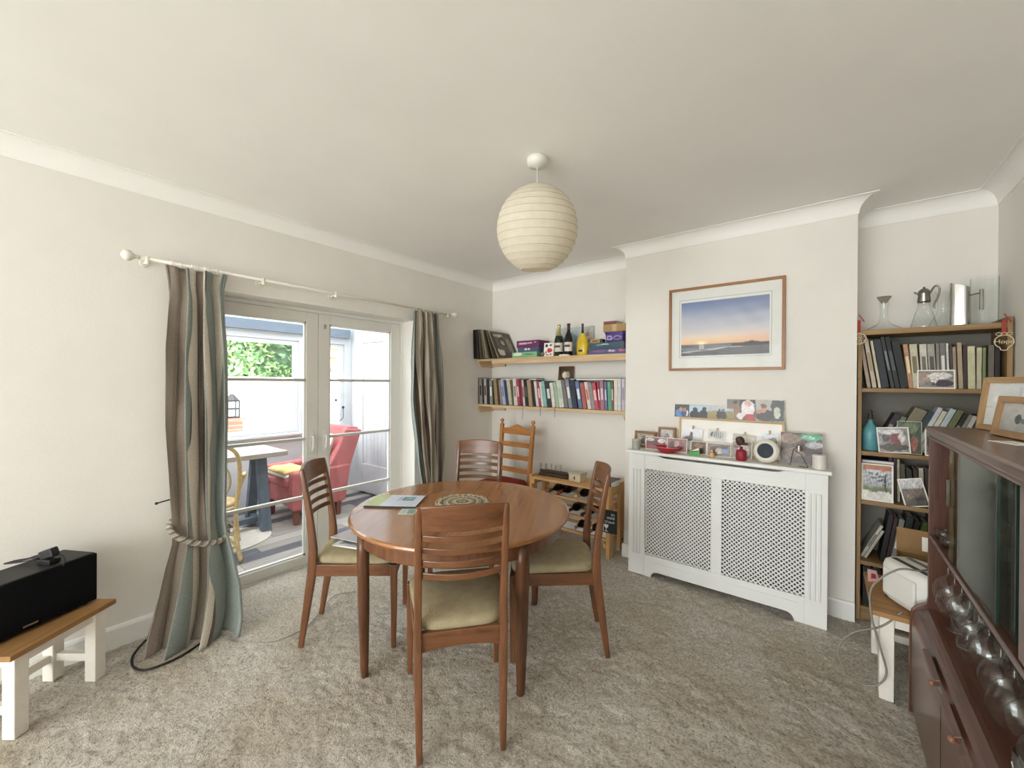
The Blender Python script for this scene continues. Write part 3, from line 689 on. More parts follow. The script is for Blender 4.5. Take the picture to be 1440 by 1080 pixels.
# left bench: front edge from (-2.726,.358) to (-2.475,.042), depth away from the camera
A_, B_ = Vector((-2.475, .042)), Vector((-2.726, .358)); dv = (B_ - A_).normalized(); nv = Vector((-dv.y, dv.x))   # away from the viewer
cen = (A_ + B_) / 2 - dv * .0 + nv * .15
BZ = .35
bench('bench', 'small oak-topped white bench carrying the black speaker', (cen.x, cen.y, 0), math.atan2(dv.y, dv.x), .42, .29, BZ, 0)
def speaker():
    f0, f1 = Vector((-2.797 + .02, .302 + .0)), Vector((-2.633 + .02, .008)); d = (f0 - f1).normalized(); n = Vector((-d.y, d.x))
    L, D, H = .43, .20, .236; c = f0 - d * L / 2 + n * D / 2
    t = thing('speaker', 'long black centre speaker on the bench by the curtain', 'speaker', (c.x, c.y, BZ + .001), math.atan2(d.y, d.x))
    MB().bx(-L / 2, L / 2, -D / 2 + .014, D / 2, .012, H).build('cabinet', paint('#232220', .55, .12, 30, name='black_ash'), t, bevel=.006)
    MB().bx(-L / 2 + .002, L / 2 - .002, -D / 2, -D / 2 + .014, .01, H - .002).build('grille', paint('#131416', .95, .25, 300, .6, 400, spec=.1, name='grille_cloth'), t, bevel=.005)
    MB().bx(-.03 - .025, .025 - .03, -D / 2 - .003, -D / 2, .026, .034).build('badge', STEEL, t, bevel=.001)
    for sx in (-1, 1):
        for sy in (-1, 1): MB().lathe([(.012, 0), (.012, .013)], 12, (sx * .18, sy * .07, 0)).build('foot', BLACK, t)
    # plug-in adaptor with its cable lying on top
    q = at_z(69, 792, BZ + H + .0015)
    a = thing('power_adaptor', 'black plug adaptor with a coiled lead on top of the speaker', 'adaptor', (q.x, q.y, BZ + H + .0015), .5)
    MB().box((0, 0, .012), (.07, .045, .022)).build('base', BLACK, a, bevel=.004)
    MB().box((0, .0, .045), (.06, .035, .04), rot(0, -.35, .2)).build('body', BLACK, a, bevel=.006)
    for k in range(3):
        pts = spline([(-.02, 0, .035 + .004 * k), (-.07, .0 - .012 * k, .03 - .006 * k), (-.13 - .01 * k, -.01 - .02 * k, .008), (-.17, -.02 - .01 * k, .006), (-.12, .02 + .01 * k, .006), (-.03, .03, .006 + .005 * k)], 8)
        MB().tube(pts, .0028, 6).build('lead', BLACK, a, smooth=True)
    MB().tube(spline([(.01, 0, .03), (.05, .015, .035), (.09, .0, .022), (.11, -.02, .006)], 8), .0028, 6).build('lead', BLACK, a, smooth=True)
speaker()

# ------------------------------------------------------------------ curtain pole, curtains, ropes
RODX, RODZ = XL + .085, 2.078
pole = thing('curtain_pole', 'white curtain pole with round finials above the french doors', 'curtain pole', (RODX, 1.6, RODZ))
CRM = paint('#e6e2d6', .45, .03, name='cream_metal')
MB().tube([(0, .468 - 1.6, 0), (0, 2.73 - 1.6, 0)], .0085, 10).build('rod', CRM, pole, smooth=True)
for y, s in ((.468, -1), (2.73, 1)):
    MB().lathe([(.008, 0), (.014, .004), (.008, .01), (.012, .018), (.026, .034), (.03, .048), (.024, .064), (.004, .074)], 14, (0, y - 1.6, 0), R=rot(s * -PI / 2)).build('finial', CRM, pole, smooth=True)
for y in (.50, 1.07, 1.562, 2.69):
    MB().tube([(-.085, y - 1.6, -.012), (-.03, y - 1.6, -.012), (0, y - 1.6, -.012)], .006, 8).tube([(0, y - 1.6, -.03), (0, y - 1.6, .012)], .011, 10).lathe([(.02, 0), (.018, .006)], 12, (-.085, y - 1.6, -.012), R=rot(0, PI / 2)).build('bracket', CRM, pole)
for ys in ([.60, .64, .69, .705, .72, .755, .77, .79, .81, .835], [2.30, 2.34, 2.38, 2.42, 2.46, 2.5, 2.54, 2.565]):
    for y in ys:
        MB().tube([(.015 * math.cos(a), y - 1.6 + .002 * math.sin(a * 2), -.004 + .016 * math.sin(a)) for a in [2 * PI * k / 18 for k in range(18)]], .0022, 6, True).build('ring', CRM, pole, smooth=True)
def stripe_mat(stops):
    m, nt, b = base_mat('striped_curtain_cloth'); a = nt.nodes.new('ShaderNodeAttribute'); a.attribute_name = 'U'
    col = ramp(nt, a.outputs['Fac'], stops, 'CONSTANT'); v = coords(nt)
    mm = nt.nodes.new('ShaderNodeMix'); mm.data_type = 'RGBA'; mm.blend_type = 'MULTIPLY'; mm.inputs[0].default_value = 1
    nt.links.new(col, mm.inputs[6]); nt.links.new(ramp(nt, noise(nt, v, 180, 3), [(.3, '#d8d8d8'), (.7, '#ffffff')]), mm.inputs[7])
    nt.links.new(mm.outputs[2], b.inputs['Base Color']); b.inputs['Roughness'].default_value = .75; b.inputs['Specular IOR Level'].default_value = .25
    b.inputs['Sheen Weight'].default_value = .25; bump(nt, b, noise(nt, v, 400, 2), .15, .002); return m
TAU, CRE, EGG, BRN, DBR = '#988c80', '#d8d0c1', '#8d9690', '#6d5a4d', '#584a40'
def curtain(name, label, keys, nf, ph, stops, loc, flat=.9):
    """keys: z -> (yL, yR, xL, xR, fold amplitude); stripes follow the cloth's own width"""
    nu, nv = 200, 70; zs = [k[0] for k in keys]
    def col(i): return np.array([k[i] for k in keys])
    vs = []; us = []
    for j in range(nv):
        z = zs[0] + (zs[-1] - zs[0]) * j / (nv - 1)
        yL, yR, xL, xR, am = (np.interp(z, zs, col(i)) for i in range(1, 6))
        for i in range(nu):
            u = i / (nu - 1); pz = 2 * PI * (nf * u + ph + .10 * math.sin(1.7 * z + 5 * u))
            env = flat + (1 - flat) * min(1, max(0, (u - .1) / .25))
            w = math.sin(pz); w = math.copysign(abs(w) ** .75, w)
            y = yL + (yR - yL) * u + am * .55 * math.sin(2 * pz + 1.0) * min(1, 6 * u) * min(1, 6 * (1 - u))
            x = xL + (xR - xL) * u + am * env * w + .006 * math.sin(9 * z + 14 * u)
            if z > zs[-1] - .11: x += .010 * abs(math.sin(pz * 1.5)) - .004      # pinch pleats
            zz = z + (.012 * math.sin(6 * u + 1) if j == 0 else 0)
            vs.append((x, y, max(.004, zz) if z < .05 else zz)); us.append(u)
    m = MB(); m.v = vs; m.f = [(j * nu + i, j * nu + i + 1, (j + 1) * nu + i + 1, (j + 1) * nu + i) for j in range(nv - 1) for i in range(nu - 1)]
    m.v = [(a - loc[0], b - loc[1], c_ - loc[2]) for a, b, c_ in m.v]
    o = m.build(name, stripe_mat(stops), smooth=True, solid=.003); o.location = loc
    at = o.data.attributes.new('U', 'FLOAT', 'POINT'); at.data.foreach_set('value', us)
    return tag(o, label, 'curtain', 'striped curtains at the french doors')
STL = [(0, TAU), (.30, DBR), (.312, EGG), (.37, CRE), (.43, BRN), (.445, CRE), (.50, BRN), (.512, TAU), (.58, BRN), (.62, CRE), (.66, EGG), (.80, CRE), (.86, EGG)]
curtain('curtain', 'striped curtain gathered by a rope, nearest the black speaker', [
    (0.0, .455, .825, -2.735, -2.635, .09), (.10, .475, .85, -2.75, -2.66, .09), (.25, .52, .868, -2.79, -2.73, .075), (.40, .565, .865, -2.84, -2.81, .055),
    (.50, .60, .855, -2.87, -2.86, .035), (.58, .605, .85, -2.885, -2.88, .032), (.75, .595, .855, -2.895, -2.89, .038), (1.16, .575, .868, -2.90, -2.90, .055), (1.6, .572, .865, -2.90, -2.90, .052),
    (1.9, .592, .85, -2.90, -2.90, .034), (1.97, .585, .848, -2.90, -2.90, .026), (2.062, .572, .862, -2.90, -2.90, .03)], 3.2, .18, STL, (-2.85, .7, 0), .3)
STR = [(0, EGG), (.13, BRN), (.15, CRE), (.22, TAU), (.30, CRE), (.37, BRN), (.39, CRE), (.46, TAU), (.55, CRE), (.62, BRN), (.64, TAU), (.70, EGG), (.82, TAU)]
curtain('curtain', 'striped curtain hanging between the french doors and the alcove', [
    (0.0, 2.30, 2.74, -2.86, -2.86, .06), (.2, 2.33, 2.70, -2.88, -2.88, .05), (.40, 2.39, 2.63, -2.90, -2.90, .035), (.47, 2.385, 2.635, -2.90, -2.90, .035), (.7, 2.335, 2.655, -2.90, -2.90, .04),
    (1.27, 2.262, 2.665, -2.90, -2.90, .045), (1.6, 2.258, 2.64, -2.90, -2.90, .042), (1.9, 2.275, 2.60, -2.90, -2.90, .036), (2.062, 2.275, 2.578, -2.90, -2.90, .03)], 4.5, .3, STR, (-2.9, 2.45, 0))
def rope(name, label, fn, r, n, turns):
    t = thing(name, label, 'tieback', (0, 0, 0)); pts = [Vector(fn(k / n)) for k in range(n)]
    o0 = sum(pts, Vector()) / n; t.location = o0
    MS = [paint(q, .8, .15, 80, .4, 300, name='rope_cord') for q in ('#a79e90', '#7b7368', '#b8b0a2')]
    for s in range(3):
        path = []
        for k in range(n):
            p = pts[k]; tg = (pts[(k + 1) % n] - pts[k - 1]).normalized(); a = tg.cross(Vector((0, 0, 1))).normalized(); b = a.cross(tg); th = 2 * PI * (turns * k / n + s / 3)
            path.append(p - o0 + (a * math.cos(th) + b * math.sin(th)) * r)
        MB().tube(path, r * 1.02, 6, True).build('strand', MS[s], t, smooth=True)
    return t
rope('rope_tieback', 'twisted grey rope tied round the curtain nearest the speaker',
     lambda u: (-2.875 + .062 * math.cos(2 * PI * u), .728 + .136 * math.sin(2 * PI * u), .555 - .07 * math.cos(2 * PI * u) - .045 * math.sin(2 * PI * u)), .0085, 220, 22)
rope('rope_tieback', 'grey rope tied low round the curtain next to the alcove',
     lambda u: (-2.90 + .08 * math.cos(2 * PI * u), 2.51 + .15 * math.sin(2 * PI * u), .43 - .04 * math.cos(2 * PI * u)), .0085, 160, 16)
hk = at_x(220, 708, XL + .05)
o = MB().tube([(-.05, .10, .015), (0, .09, .012), (0, .04, .006), (0, 0, 0)], .004, 8).sphere((0, 0, 0), .008, 10, 6).build('tieback_hook', BLACK, smooth=True); place(o, hk); tag(o, 'black metal tieback hook sticking out beside the curtain', 'hook')
# cables on the carpet
pts = [at_z(*p, .008) for p in ((286, 902), (262, 918), (235, 932), (205, 942), (188, 938), (186, 925), (194, 912), (205, 900))]
o = MB().tube([p - pts[0] for p in spline(pts, 10)], .0055, 8).build('floor_cable', BLACK, smooth=True); o.location = pts[0]; tag(o, 'thick black cable looping on the carpet under the striped curtain', 'cable')
pts = [at_z(*p, .006) for p in ((320, 897), (345, 902), (380, 903), (410, 893), (432, 880), (448, 864), (470, 838), (500, 832))]
o = MB().tube([p - pts[0] for p in spline(pts, 10)], .0022, 6).build('floor_cable', paint('#8b8782', .6, name='grey_flex'), smooth=True); o.location = pts[0]; tag(o, 'thin grey wire trailing over the carpet towards the chair by the doors', 'cable')

# ------------------------------------------------------------------ paper lantern lamp
def lamp():
    t = thing('pendant_lamp', 'white ribbed paper globe lantern hanging from the ceiling', 'lamp', (-1.136, 1.645, ZC))
    MB().lathe([(.05, 0), (.052, -.012), (.048, -.035), (.02, -.042), (.008, -.048)], 24).build('ceiling_rose', paint('#dedcd6', .4, .02, name='rose_plastic'), t, smooth=True)
    MB().tube([(0, 0, -.04), (0, 0, -.17)], .003, 6).build('flex', paint('#c9c7c2', .5, name='flex'), t)
    MB().lathe([(.018, -.23), (.02, -.19), (.012, -.165)], 14).build('lamp_holder', paint('#e8e6e0', .4, name='holder'), t, smooth=True)
    R = rot(math.radians(6), math.radians(5), 0); rr = .2; n = 64; nb = 15; vs = []; prof = []
    for i in range(nb * 4 + 1):
        a = math.radians(12) + (PI - math.radians(34)) * i / (nb * 4); rib = 1 - .016 * abs(math.sin(PI * i / 4)) 
        prof.append((rr * math.sin(a) * rib, rr * math.cos(a) * 1.04))
    m, nt, b = base_mat('rice_paper'); v = coords(nt)
    nt.links.new(ramp(nt, noise(nt, v, 30, 4), [(.3, '#e2dccb'), (.7, '#efeadb')]), b.inputs['Base Color']); b.inputs['Roughness'].default_value = .8
    b.inputs['Transmission Weight'].default_value = 0; b.inputs['Subsurface Weight'].default_value = .0
    tl = nt.nodes.new('ShaderNodeBsdfTranslucent'); tl.inputs[0].default_value = c4('#f0e8d4'); mx = nt.nodes.new('ShaderNodeMixShader'); mx.inputs[0].default_value = .4
    nt.links.new(b.outputs[0], mx.inputs[1]); nt.links.new(tl.outputs[0], mx.inputs[2]); nt.links.new(mx.outputs[0], nt.nodes['Material Output'].inputs[0])
    bump(nt, b, noise(nt, v, 45, 4), .3, .004)
    c0 = Vector((0, 0, -.352))
    MB().lathe(prof, n, c0, False, False, R=R).build('shade', m, t, smooth=True)
    wire = paint('#b9b2a2', .6, name='bamboo_rib')
    for i in range(nb + 1):
        r_, z_ = prof[i * 4]; MB().tube([c0 + R @ Vector((r_ * 1.001 * math.cos(2 * PI * k / 48), r_ * 1.001 * math.sin(2 * PI * k / 48), z_)) for k in range(48)], .0011, 5, True).build('rib', wire, t, smooth=True)
    s = MB()
    for k in range(6):
        a = 2 * PI * k / 6 + .4; s.tube([c0 + R @ Vector((r_ * .995 * math.cos(a), r_ * .995 * math.sin(a), z_)) for r_, z_ in prof[::2]], .0012, 4)
    r_, z_ = prof[0]; s2 = MB(); 
    for a in (0, PI / 2): s2.tube([c0 + R @ Vector((r_ * math.cos(a), r_ * math.sin(a), z_)), c0 + R @ Vector((-r_ * math.cos(a), -r_ * math.sin(a), z_))], .0015, 5)
    s2.build('spreader', STEEL, t)
    MB().sphere((0, 0, -.29), .03, 16, 10, sz=1.3).build('bulb', paint('#f4f2ec', .2, name='opal_bulb'), t, smooth=True)
lamp()

# ------------------------------------------------------------------ books
ORD = ['', 'first', 'second', 'third', 'fourth', 'fifth', 'sixth', 'seventh', 'eighth', 'ninth', 'tenth', 'eleventh', 'twelfth', 'thirteenth', 'fourteenth', 'fifteenth', 'sixteenth', 'seventeenth', 'eighteenth', 'nineteenth', 'twentieth',
       '21st', '22nd', '23rd', '24th', '25th', '26th', '27th', '28th', '29th', '30th', '31st', '32nd', '33rd', '34th', '35th', '36th', '37th', '38th', '39th', '40th', '41st', '42nd', '43rd', '44th', '45th', '46th', '47th']
def muted(h, k=.74):      # pulls cover colours towards grey and darkens them slightly
    c = [int(h[i:i + 2], 16) for i in (1, 3, 5)]; g = sum(c) / 3; return '#' + ''.join('%02x' % int((g + (x - g) * k) * .94) for x in c)
def book(label, loc, w, h, d, col, tilt=0, group=None, title=None, rz=0, flat=None, name='book'):
    """spine towards -Y; w = thickness along x; tilt > 0 leans the top towards -x; pivot at the lower corner it stands on"""
    x0 = 0 if tilt >= 0 else -w; b = min(.0028, w * .16)
    m = MB().bx(x0, x0 + w, 0, b, 0, h).bx(x0, x0 + b, b, d, 0, h).bx(x0 + w - b, x0 + w, b, d, 0, h)
    o = m.build(name, paint(muted(col), .55, .16, 40, name='book_cover'), bevel=min(.0015, b * .4), segs=1)
    place(o, loc, (0, -tilt, rz) if flat is None else flat); tag(o, label, 'book', group)
    MB().bx(x0 + b, x0 + w - b, b, d - .004, .003, h - .003).build('pages', PAPER, o)
    if title and w > .009:
        m = MB()
        for z0, z1 in title[1]: m.bx(x0 + w * .22, x0 + w * .78, -.0005, .0004, h * z0, h * z1)
        m.build('spine_print', paint(title[0], .6, .15, 120, name='spine_ink'), o)
    return o
BAND = [(.34, .72)]
def shelf_row(rows, Yf, zs, depth, where, group, ymid, start=1):
    for k, r in enumerate(rows, start):
        pl, pr, top, cname, col, tilt = r[:6]; tl = math.radians(tilt); title = r[6] if len(r) > 6 else None
        xl, xr = at_y(pl, ymid, Yf).x, at_y(pr, ymid, Yf).x
        ht = at_y((pl + pr) / 2, top, Yf).z - zs; h = ht / math.cos(tl) * .985; w = (xr - xl) * math.cos(tl) * .94
        zmid = at_y((pl + pr) / 2, ymid, Yf).z - zs
        xb = xl + zmid * math.tan(tl) if tl >= 0 else xr + zmid * math.tan(tl)
        dd = depth * random.uniform(.82, 1)
        book('%s book, %s from the left on %s' % (cname, ORD[k], where), (xb, Yf + random.uniform(0, .008), zs + .0008), w, h, dd, col, tl, group, (title, BAND) if title else None)

# ------------------------------------------------------------------ alcove shelves
SZ1, SZ2, SYF = 1.187, 1.670, 3.20
def wall_shelf(label, z, lip):
    t = thing('wall_shelf', label, 'shelf', (-2.14, 3.32, z))
    x0, x1 = XL + 2.14 + .004, CX0 + 2.14 - .004
    MB().bx(x0, x1, SYF - 3.32, YB1 - 3.32 - .002, -.022, 0).build('board', PINE['x'], t, bevel=.002)
    MB().bx(x0 + .2, x1, SYF - 3.32 + .004, SYF - 3.32 + .024, -.022 - lip, -.022).build('front_rail', PINE['x'], t, bevel=.002)
    poly = [(SYF - 3.32 + .005, -.022), (YB1 - 3.32 - .003, -.022), (YB1 - 3.32 - .003, -.085), (SYF - 3.32 + .04, -.085), (SYF - 3.32 + .005, -.05)]
    fix_normals(MB().prism(poly, x0, x0 + .022, 'x').build('bracket', PINE['y'], t)); fix_normals(MB().prism([(a, b) for a, b in poly], x1 - .022, x1, 'x').build('bracket', PINE['y'], t))
    MB().bx(x0 + .022, x0 + .2, YB1 - 3.32 - .025, YB1 - 3.32 - .003, -.075, -.022).build('batten', PINE['x'], t)
wall_shelf('upper pine alcove shelf carrying records, bottles and game boxes', SZ2, .036)
wall_shelf('lower pine alcove shelf packed with a row of books', SZ1, .008)
z3 = lambda q: 660 + q / 12
z4 = lambda q: 770 + q / 12
Wt = '#e9e6dc'
L1 = [(90, 130, 530, 'black', '#1d1a1a', 2), (130, 165, 531, 'grey-brown', '#6e655a', 2), (168, 213, 532, 'black and white mottled', '#9a958d', 3, '#2a2726'), (215, 243, 533, 'thin black', '#26221f', 3),
      (246, 288, 532, 'pale grey', '#b7b2ab', 3, '#3a3633'), (291, 330, 533, 'dark charcoal', '#2c2927', 3), (334, 384, 534, 'grey-green', '#8d968b', 3, '#e4e4dc'), (386, 410, 535, 'thin dark brown', '#3b2d22', 4),
      (412, 468, 532, 'ochre tan', '#a88c5e', 6), (470, 508, 533, 'dark brown', '#4f3a28', 7), (510, 544, 534, 'dusty pink', '#b08a7e', 8), (546, 598, 534, 'light blue', '#a9bcdc', 9, '#6a83b5'),
      (600, 640, 535, 'navy', '#33436e', 9), (642, 702, 534, 'beige', '#cdc29e', 9), (704, 735, 534, 'olive', '#6b6044', 6), (742, 800, 532, 'cream', '#e6e0d0', 5, '#8a8378'),
      (802, 850, 533, 'crimson pink', '#b8385c', 6, '#e0b9c2'), (852, 889, 533, 'dark red', '#8d2431', 6), (891, 926, 534, 'white and red patterned', '#d9c6bd', 6, '#9c2a30'), (928, 984, 533, 'black', '#262a2b', 7, '#565b5c'),
      (986, 1052, 534, 'tan', '#bb9468', 7), (1054, 1100, 535, 'very dark brown', '#2a1e18', 8), (1102, 1148, 536, 'pinkish white', '#e2d3cf', 8), (1150, 1194, 536, 'raspberry', '#b13a55', 8, '#e5c9cd'),
      (1196, 1226, 537, 'white', '#e8e2dc', 8), (1228, 1290, 536, 'turquoise', '#86c4bd', 9), (1292, 1374, 537, 'black with white title', '#33383a', 9, '#d9dad6')]
L2 = [(50, 108, 538, 'off-white', '#e2ddcf', 9), (112, 165, 537, 'pale sage green', '#a9c3a0', 9), (168, 252, 535, 'mint white', '#cfdacb', 9, '#a9bba8'), (256, 318, 535, 'taupe', '#7d7468', 10),
      (322, 388, 533, 'blue-grey', '#7d8da8', 10, '#e0e0dc'), (392, 478, 534, 'dark navy', '#2a3346', 8), (484, 552, 536, 'blue patterned', '#5878ac', 10, '#dfe6ec'), (562, 632, 538, 'brick red', '#c2574a', 9),
      (638, 700, 537, 'pale pink', '#e8cdc4', 10, '#c9605c'), (702, 760, 538, 'mid grey', '#8f9690', 10), (764, 832, 538, 'bright red', '#d6455c', 9, '#ecb9bd'), (842, 882, 536, 'deep red', '#b52d3e', 6, '#ecd9d4'),
      (884, 948, 534, 'pink floral', '#b0708c', 4, '#e0c2cf'), (956, 1002, 536, 'slate blue', '#63749a', 3, '#b9c3d8'), (1008, 1068, 536, 'emerald green', '#4fb58d', 3), (1072, 1110, 535, 'brown-red', '#8a5a48', 2, '#d9c6b8'),
      (1114, 1178, 532, 'tall cream', '#e4decf', 1), (1180, 1238, 532, 'tall pale grey', '#d8d9d4', 1), (1242, 1302, 532, 'tall lilac', '#cdbfd3', 1, '#9d8fa8')]
rows = [(z3(a), z3(b), *r) for a, b, *r in L1] + [(z4(a), z4(b), *r) for a, b, *r in L2]
shelf_row(rows, 3.215, SZ1, .185, 'the lower alcove shelf', 'books on the lower alcove shelf', 555)
# small framed picture and flat books behind the row
p = at_y(795, 538, 3.40)
framed('framed_photo', 'small dark wood frame standing behind the books on the lower alcove shelf', 'picture frame', .16, .15, blobs('#4a3a2a', [(.5, .45, .35, .3, '#b9a98e'), (.4, .4, .15, .3, '#e2d9c8')], .2), (p.x, 3.40, SZ1 + .245), 0, .12, .018, .016, {a: TEAKD[a] for a in 'xyz'}, glass=False, nx=24, ny=20)
for i, (px, w, col, nm, zz) in enumerate(((712, .42, '#4a4038', 'brown', .239), (748, .2, '#2b211c', 'dark brown', .239), (840, .5, '#3f4644', 'slate', .239))):
    pp = at_y(px, 540, 3.33)
    o = MB().bx(-w / 2, w / 2, -.07, .07, 0, .004).bx(-w / 2, w / 2, -.07, .07, .016, .02).bx(-w / 2, w / 2, .066, .07, .004, .016).build('book', paint(col, .6, .1, name='book_cover'))
    place(o, (pp.x, 3.33, SZ1 + zz + .0005 + (.016 if i != 9 else 0)), (0, 0, 0)); tag(o, '%s large book lying flat on top of the row on the lower alcove shelf' % nm, 'book', 'flat books over the lower alcove shelf')
    MB().bx(-w / 2 + .004, w / 2 - .004, -.066, .066, .004, .016).build('pages', PAPER, o)
# bookmark ribbons hanging over the shelf edge
for px, py in ((735, 590), (760, 585), (780, 587)):
    a = at_y(px, 570, 3.198); b = at_y(px, py, 3.198); o = MB().tube([(0, 0, 0), (.002, 0, -.05), (-.001, 0, b.z - a.z)], .0018, 5).build('bookmark_ribbon', paint('#2d3a36', .7, name='ribbon')); place(o, a)
    tag(o, {735: 'thin dark ribbon bookmark hanging from the lower alcove shelf above the tall ladder-back chair', 760: 'short dark ribbon bookmark hanging mid-way along the lower alcove shelf', 780: 'long dark ribbon bookmark hanging below the off-white book on the lower alcove shelf'}[px], 'bookmark', 'bookmark ribbons')

# ------------------------------------------------------------------ records
LPC = ['#1f1b19', '#2a2522', '#4d453b', '#2e2823', '#6d6252', '#37302a', '#8d8069', '#b3a68c', '#5b5042', '#2b2622', '#7a6d58', '#463d33', '#a59880', '#332c26']
for k in range(14):
    u = k / 13; tl = math.radians(2 + 26 * u ** 1.5); x = -2.966 + .021 * k + .095 * u ** 2; s = .31
    o = MB().bx(0, .007, 0, s, 0, s).build('record', paint(LPC[k], .6, .12, 30, name='sleeve'), bevel=.001, segs=1); place(o, (x, 3.125 + .004 * (k % 3), SZ2 + .001), (0, -tl, 0))
    pos = 'nearest the room corner' if k == 0 else ('with its printed cover showing' if k == 13 else '%s from the room corner' % ORD[k + 1])
    tag(o, 'vinyl record sleeve on the upper alcove shelf, ' + pos, 'record', 'vinyl records leaning in the alcove')
    MB().bx(.0025, .0045, .002, s - .004, .003, s + .0015).build('inner_sleeve', PAPER, o)
    if k == 13:
        g = print_grid('cover_print', s - .004, s - .004, blobs('#4d453c', [(.5, .55, .42, .36, '#5f574c'), (.42, .62, .2, .2, '#3a342e'), (.42, .6, .09, .1, '#a9a08f'), (.75, .5, .13, .28, '#8c8272'), (.15, .2, .2, .12, '#cfc6b2'), (.3, .86, .26, .06, '#b7ad9a')], .12), o, 30, 30)
        g.rotation_euler = (0, 0, PI / 2); g.location = (.0075, s / 2, .002)

# ------------------------------------------------------------------ upper shelf goods
def carton(name, label, cat, px0, px1, py0, py1, Yf, d, col, fn=None, rz=0, group=None, z=None, lid=None):
    a, b = at_y(px0, py1, Yf), at_y(px1, py1, Yf); h = at_y((px0 + px1) / 2, py0, Yf).z - at_y((px0 + px1) / 2, py1, Yf).z; z = a.z if z is None else z
    w = b.x - a.x; lz = h * .72
    o = MB().bx(-w / 2 + .001, w / 2 - .001, .001, d - .001, 0, lz).build(name, paint(col, .55, .08, 20, name='printed_card'), bevel=.001, segs=1); place(o, ((a.x + b.x) / 2, Yf, z + .0006), (0, 0, rz)); tag(o, label, cat, group)
    MB().bx(-w / 2, w / 2, 0, d, h * .25, h).build('lid', paint(lid or col, .5, .1, 20, name='printed_card'), o, bevel=.001, segs=1)
    if fn: print_grid('side_print', w - .002, h * .74, fn, o, 30, 10, -.0005, None, h * .255)
    return z + .0006 + h
GY = 3.215
zt = carton('board_game_box', 'pale green game box at the bottom of the stack beside the records', 'box', 720, 755, 497, 504.5, GY, .2, '#7fae86', blobs('#86b48c', [(.22, .5, .18, .4, '#e4ead8'), (.7, .4, .2, .2, '#5c8f6c')]), group='game boxes beside the records', z=SZ2)
zt = carton('board_game_box', 'slate blue game box in the middle of the stack beside the records', 'box', 728, 757, 491, 497, GY, .19, '#4d5f77', blobs('#4d5f77', [(.4, .5, .06, .3, '#e8e8e4'), (.55, .5, .05, .3, '#e8e8e4')]), group='game boxes beside the records', z=zt)
zt = carton('board_game_box', 'purple game box on top of the stack beside the records', 'box', 726.5, 757.5, 481, 491, GY, .19, '#6d3460', blobs('#74355f', [(.3, .45, .2, .2, '#e0c0d0'), (.6, .5, .12, .15, '#e0c0d0'), (.85, .6, .05, .1, '#d8b0c6')]), group='game boxes beside the records', z=zt)
o = at_y(759, 500, GY); MB_ = MB().lathe([(.03, 0), (.034, .012), (.034, .035), (.03, .045), (.02, .047)], 20).build('tin', paint('#4a5348', .4, .1, name='painted_tin'), smooth=False); place(MB_, (o.x, 3.28, SZ2 + .0008)); tag(MB_, 'small dark green round tin beside the game boxes', 'tin')
MB().lathe([(.0345, .032), (.0345, .04)], 20, cap0=False, cap1=False).build('lid_rim', paint('#7c8474', .4, name='tin_rim'), MB_)
p = at_y(771, 500, 3.26)
photo('greeting_card', 'white greeting card with dark and red shapes on the upper alcove shelf', 'card', .105, .135, blobs('#efede6', [(.25, .82, .16, .12, '#2c4438'), (.7, .85, .14, .08, '#5a6a58'), (.62, .45, .3, .16, '#c33a36'), (.2, .3, .1, .1, '#b04a40'), (.35, .12, .2, .06, '#8a8a80'), (.75, .14, .12, .08, '#c46a58')], .05), (p.x, 3.26, SZ2 + .001), .1, .12)
def bottle(label, px, Y, H, R, glass, foil, paper, foil_h=.3, group=None, base=SZ2, neck=.0135, shoulder=.55):
    p = at_y(px, 500, Y); t = thing('wine_bottle', label, 'bottle', (p.x, Y, base + .0008), 0, group)
    pr = [(R * .9, 0), (R, .006), (R, H * shoulder * .95), (R * .96, H * shoulder), (R * .75, H * (shoulder + .1)), (neck * 1.25, H * (shoulder + .2)), (neck, H * (shoulder + .26)), (neck, H * .95), (neck * 1.15, H * .952), (neck * 1.15, H)]
    MB().lathe(pr, 24).build('body', paint(glass, .12, .1, 6, spec=.6, name='bottle_glass'), t, smooth=True)
    fz = H * (1 - foil_h)
    def rad(z):
        return np.interp(z, [q[1] for q in pr], [q[0] for q in pr]) + .0008
    MB().lathe([(rad(fz + (H - fz) * k / 8), fz + (H - fz) * k / 8) for k in range(9)] + [(.001, H + .001)], 24, cap0=False).build('foil', paint(foil, .35, .1, 30, metal=.6, name='foil'), t, smooth=True)
    m = MB(); n = 15
    vs = [((R + .0008) * math.cos(a), (R + .0008) * math.sin(a), z) for z in (H * .14, H * .42) for a in [math.radians(-160 + 160 * k / n) for k in range(n + 1)]]
    m.add(vs, [(k, k + 1, n + 2 + k, n + 1 + k) for k in range(n)]); m.build('label', paint(paper, .6, .06, 60, name='bottle_label'), t, smooth=True)
    m = MB(); vs = [((R + .0014) * math.cos(a), (R + .0014) * math.sin(a), z) for z in (H * .27, H * .34) for a in [math.radians(-125 + 80 * k / n) for k in range(n + 1)]]
    m.add(vs, [(k, k + 1, n + 2 + k, n + 1 + k) for k in range(n)]); m.build('label_lettering', paint('#4a4640', .6, .3, 200, name='label_ink'), t)
    return t
bottle('green sparkling wine bottle with gold foil neck on the upper alcove shelf', 786, 3.28, .30, .043, '#1c2a18', '#b7a468', '#d9d2c4', .36)
bottle('dark red-wine bottle with square cream label on the upper alcove shelf', 799.5, 3.27, .30, .0385, '#170f10', '#4a2420', '#dcd8cc', .2)
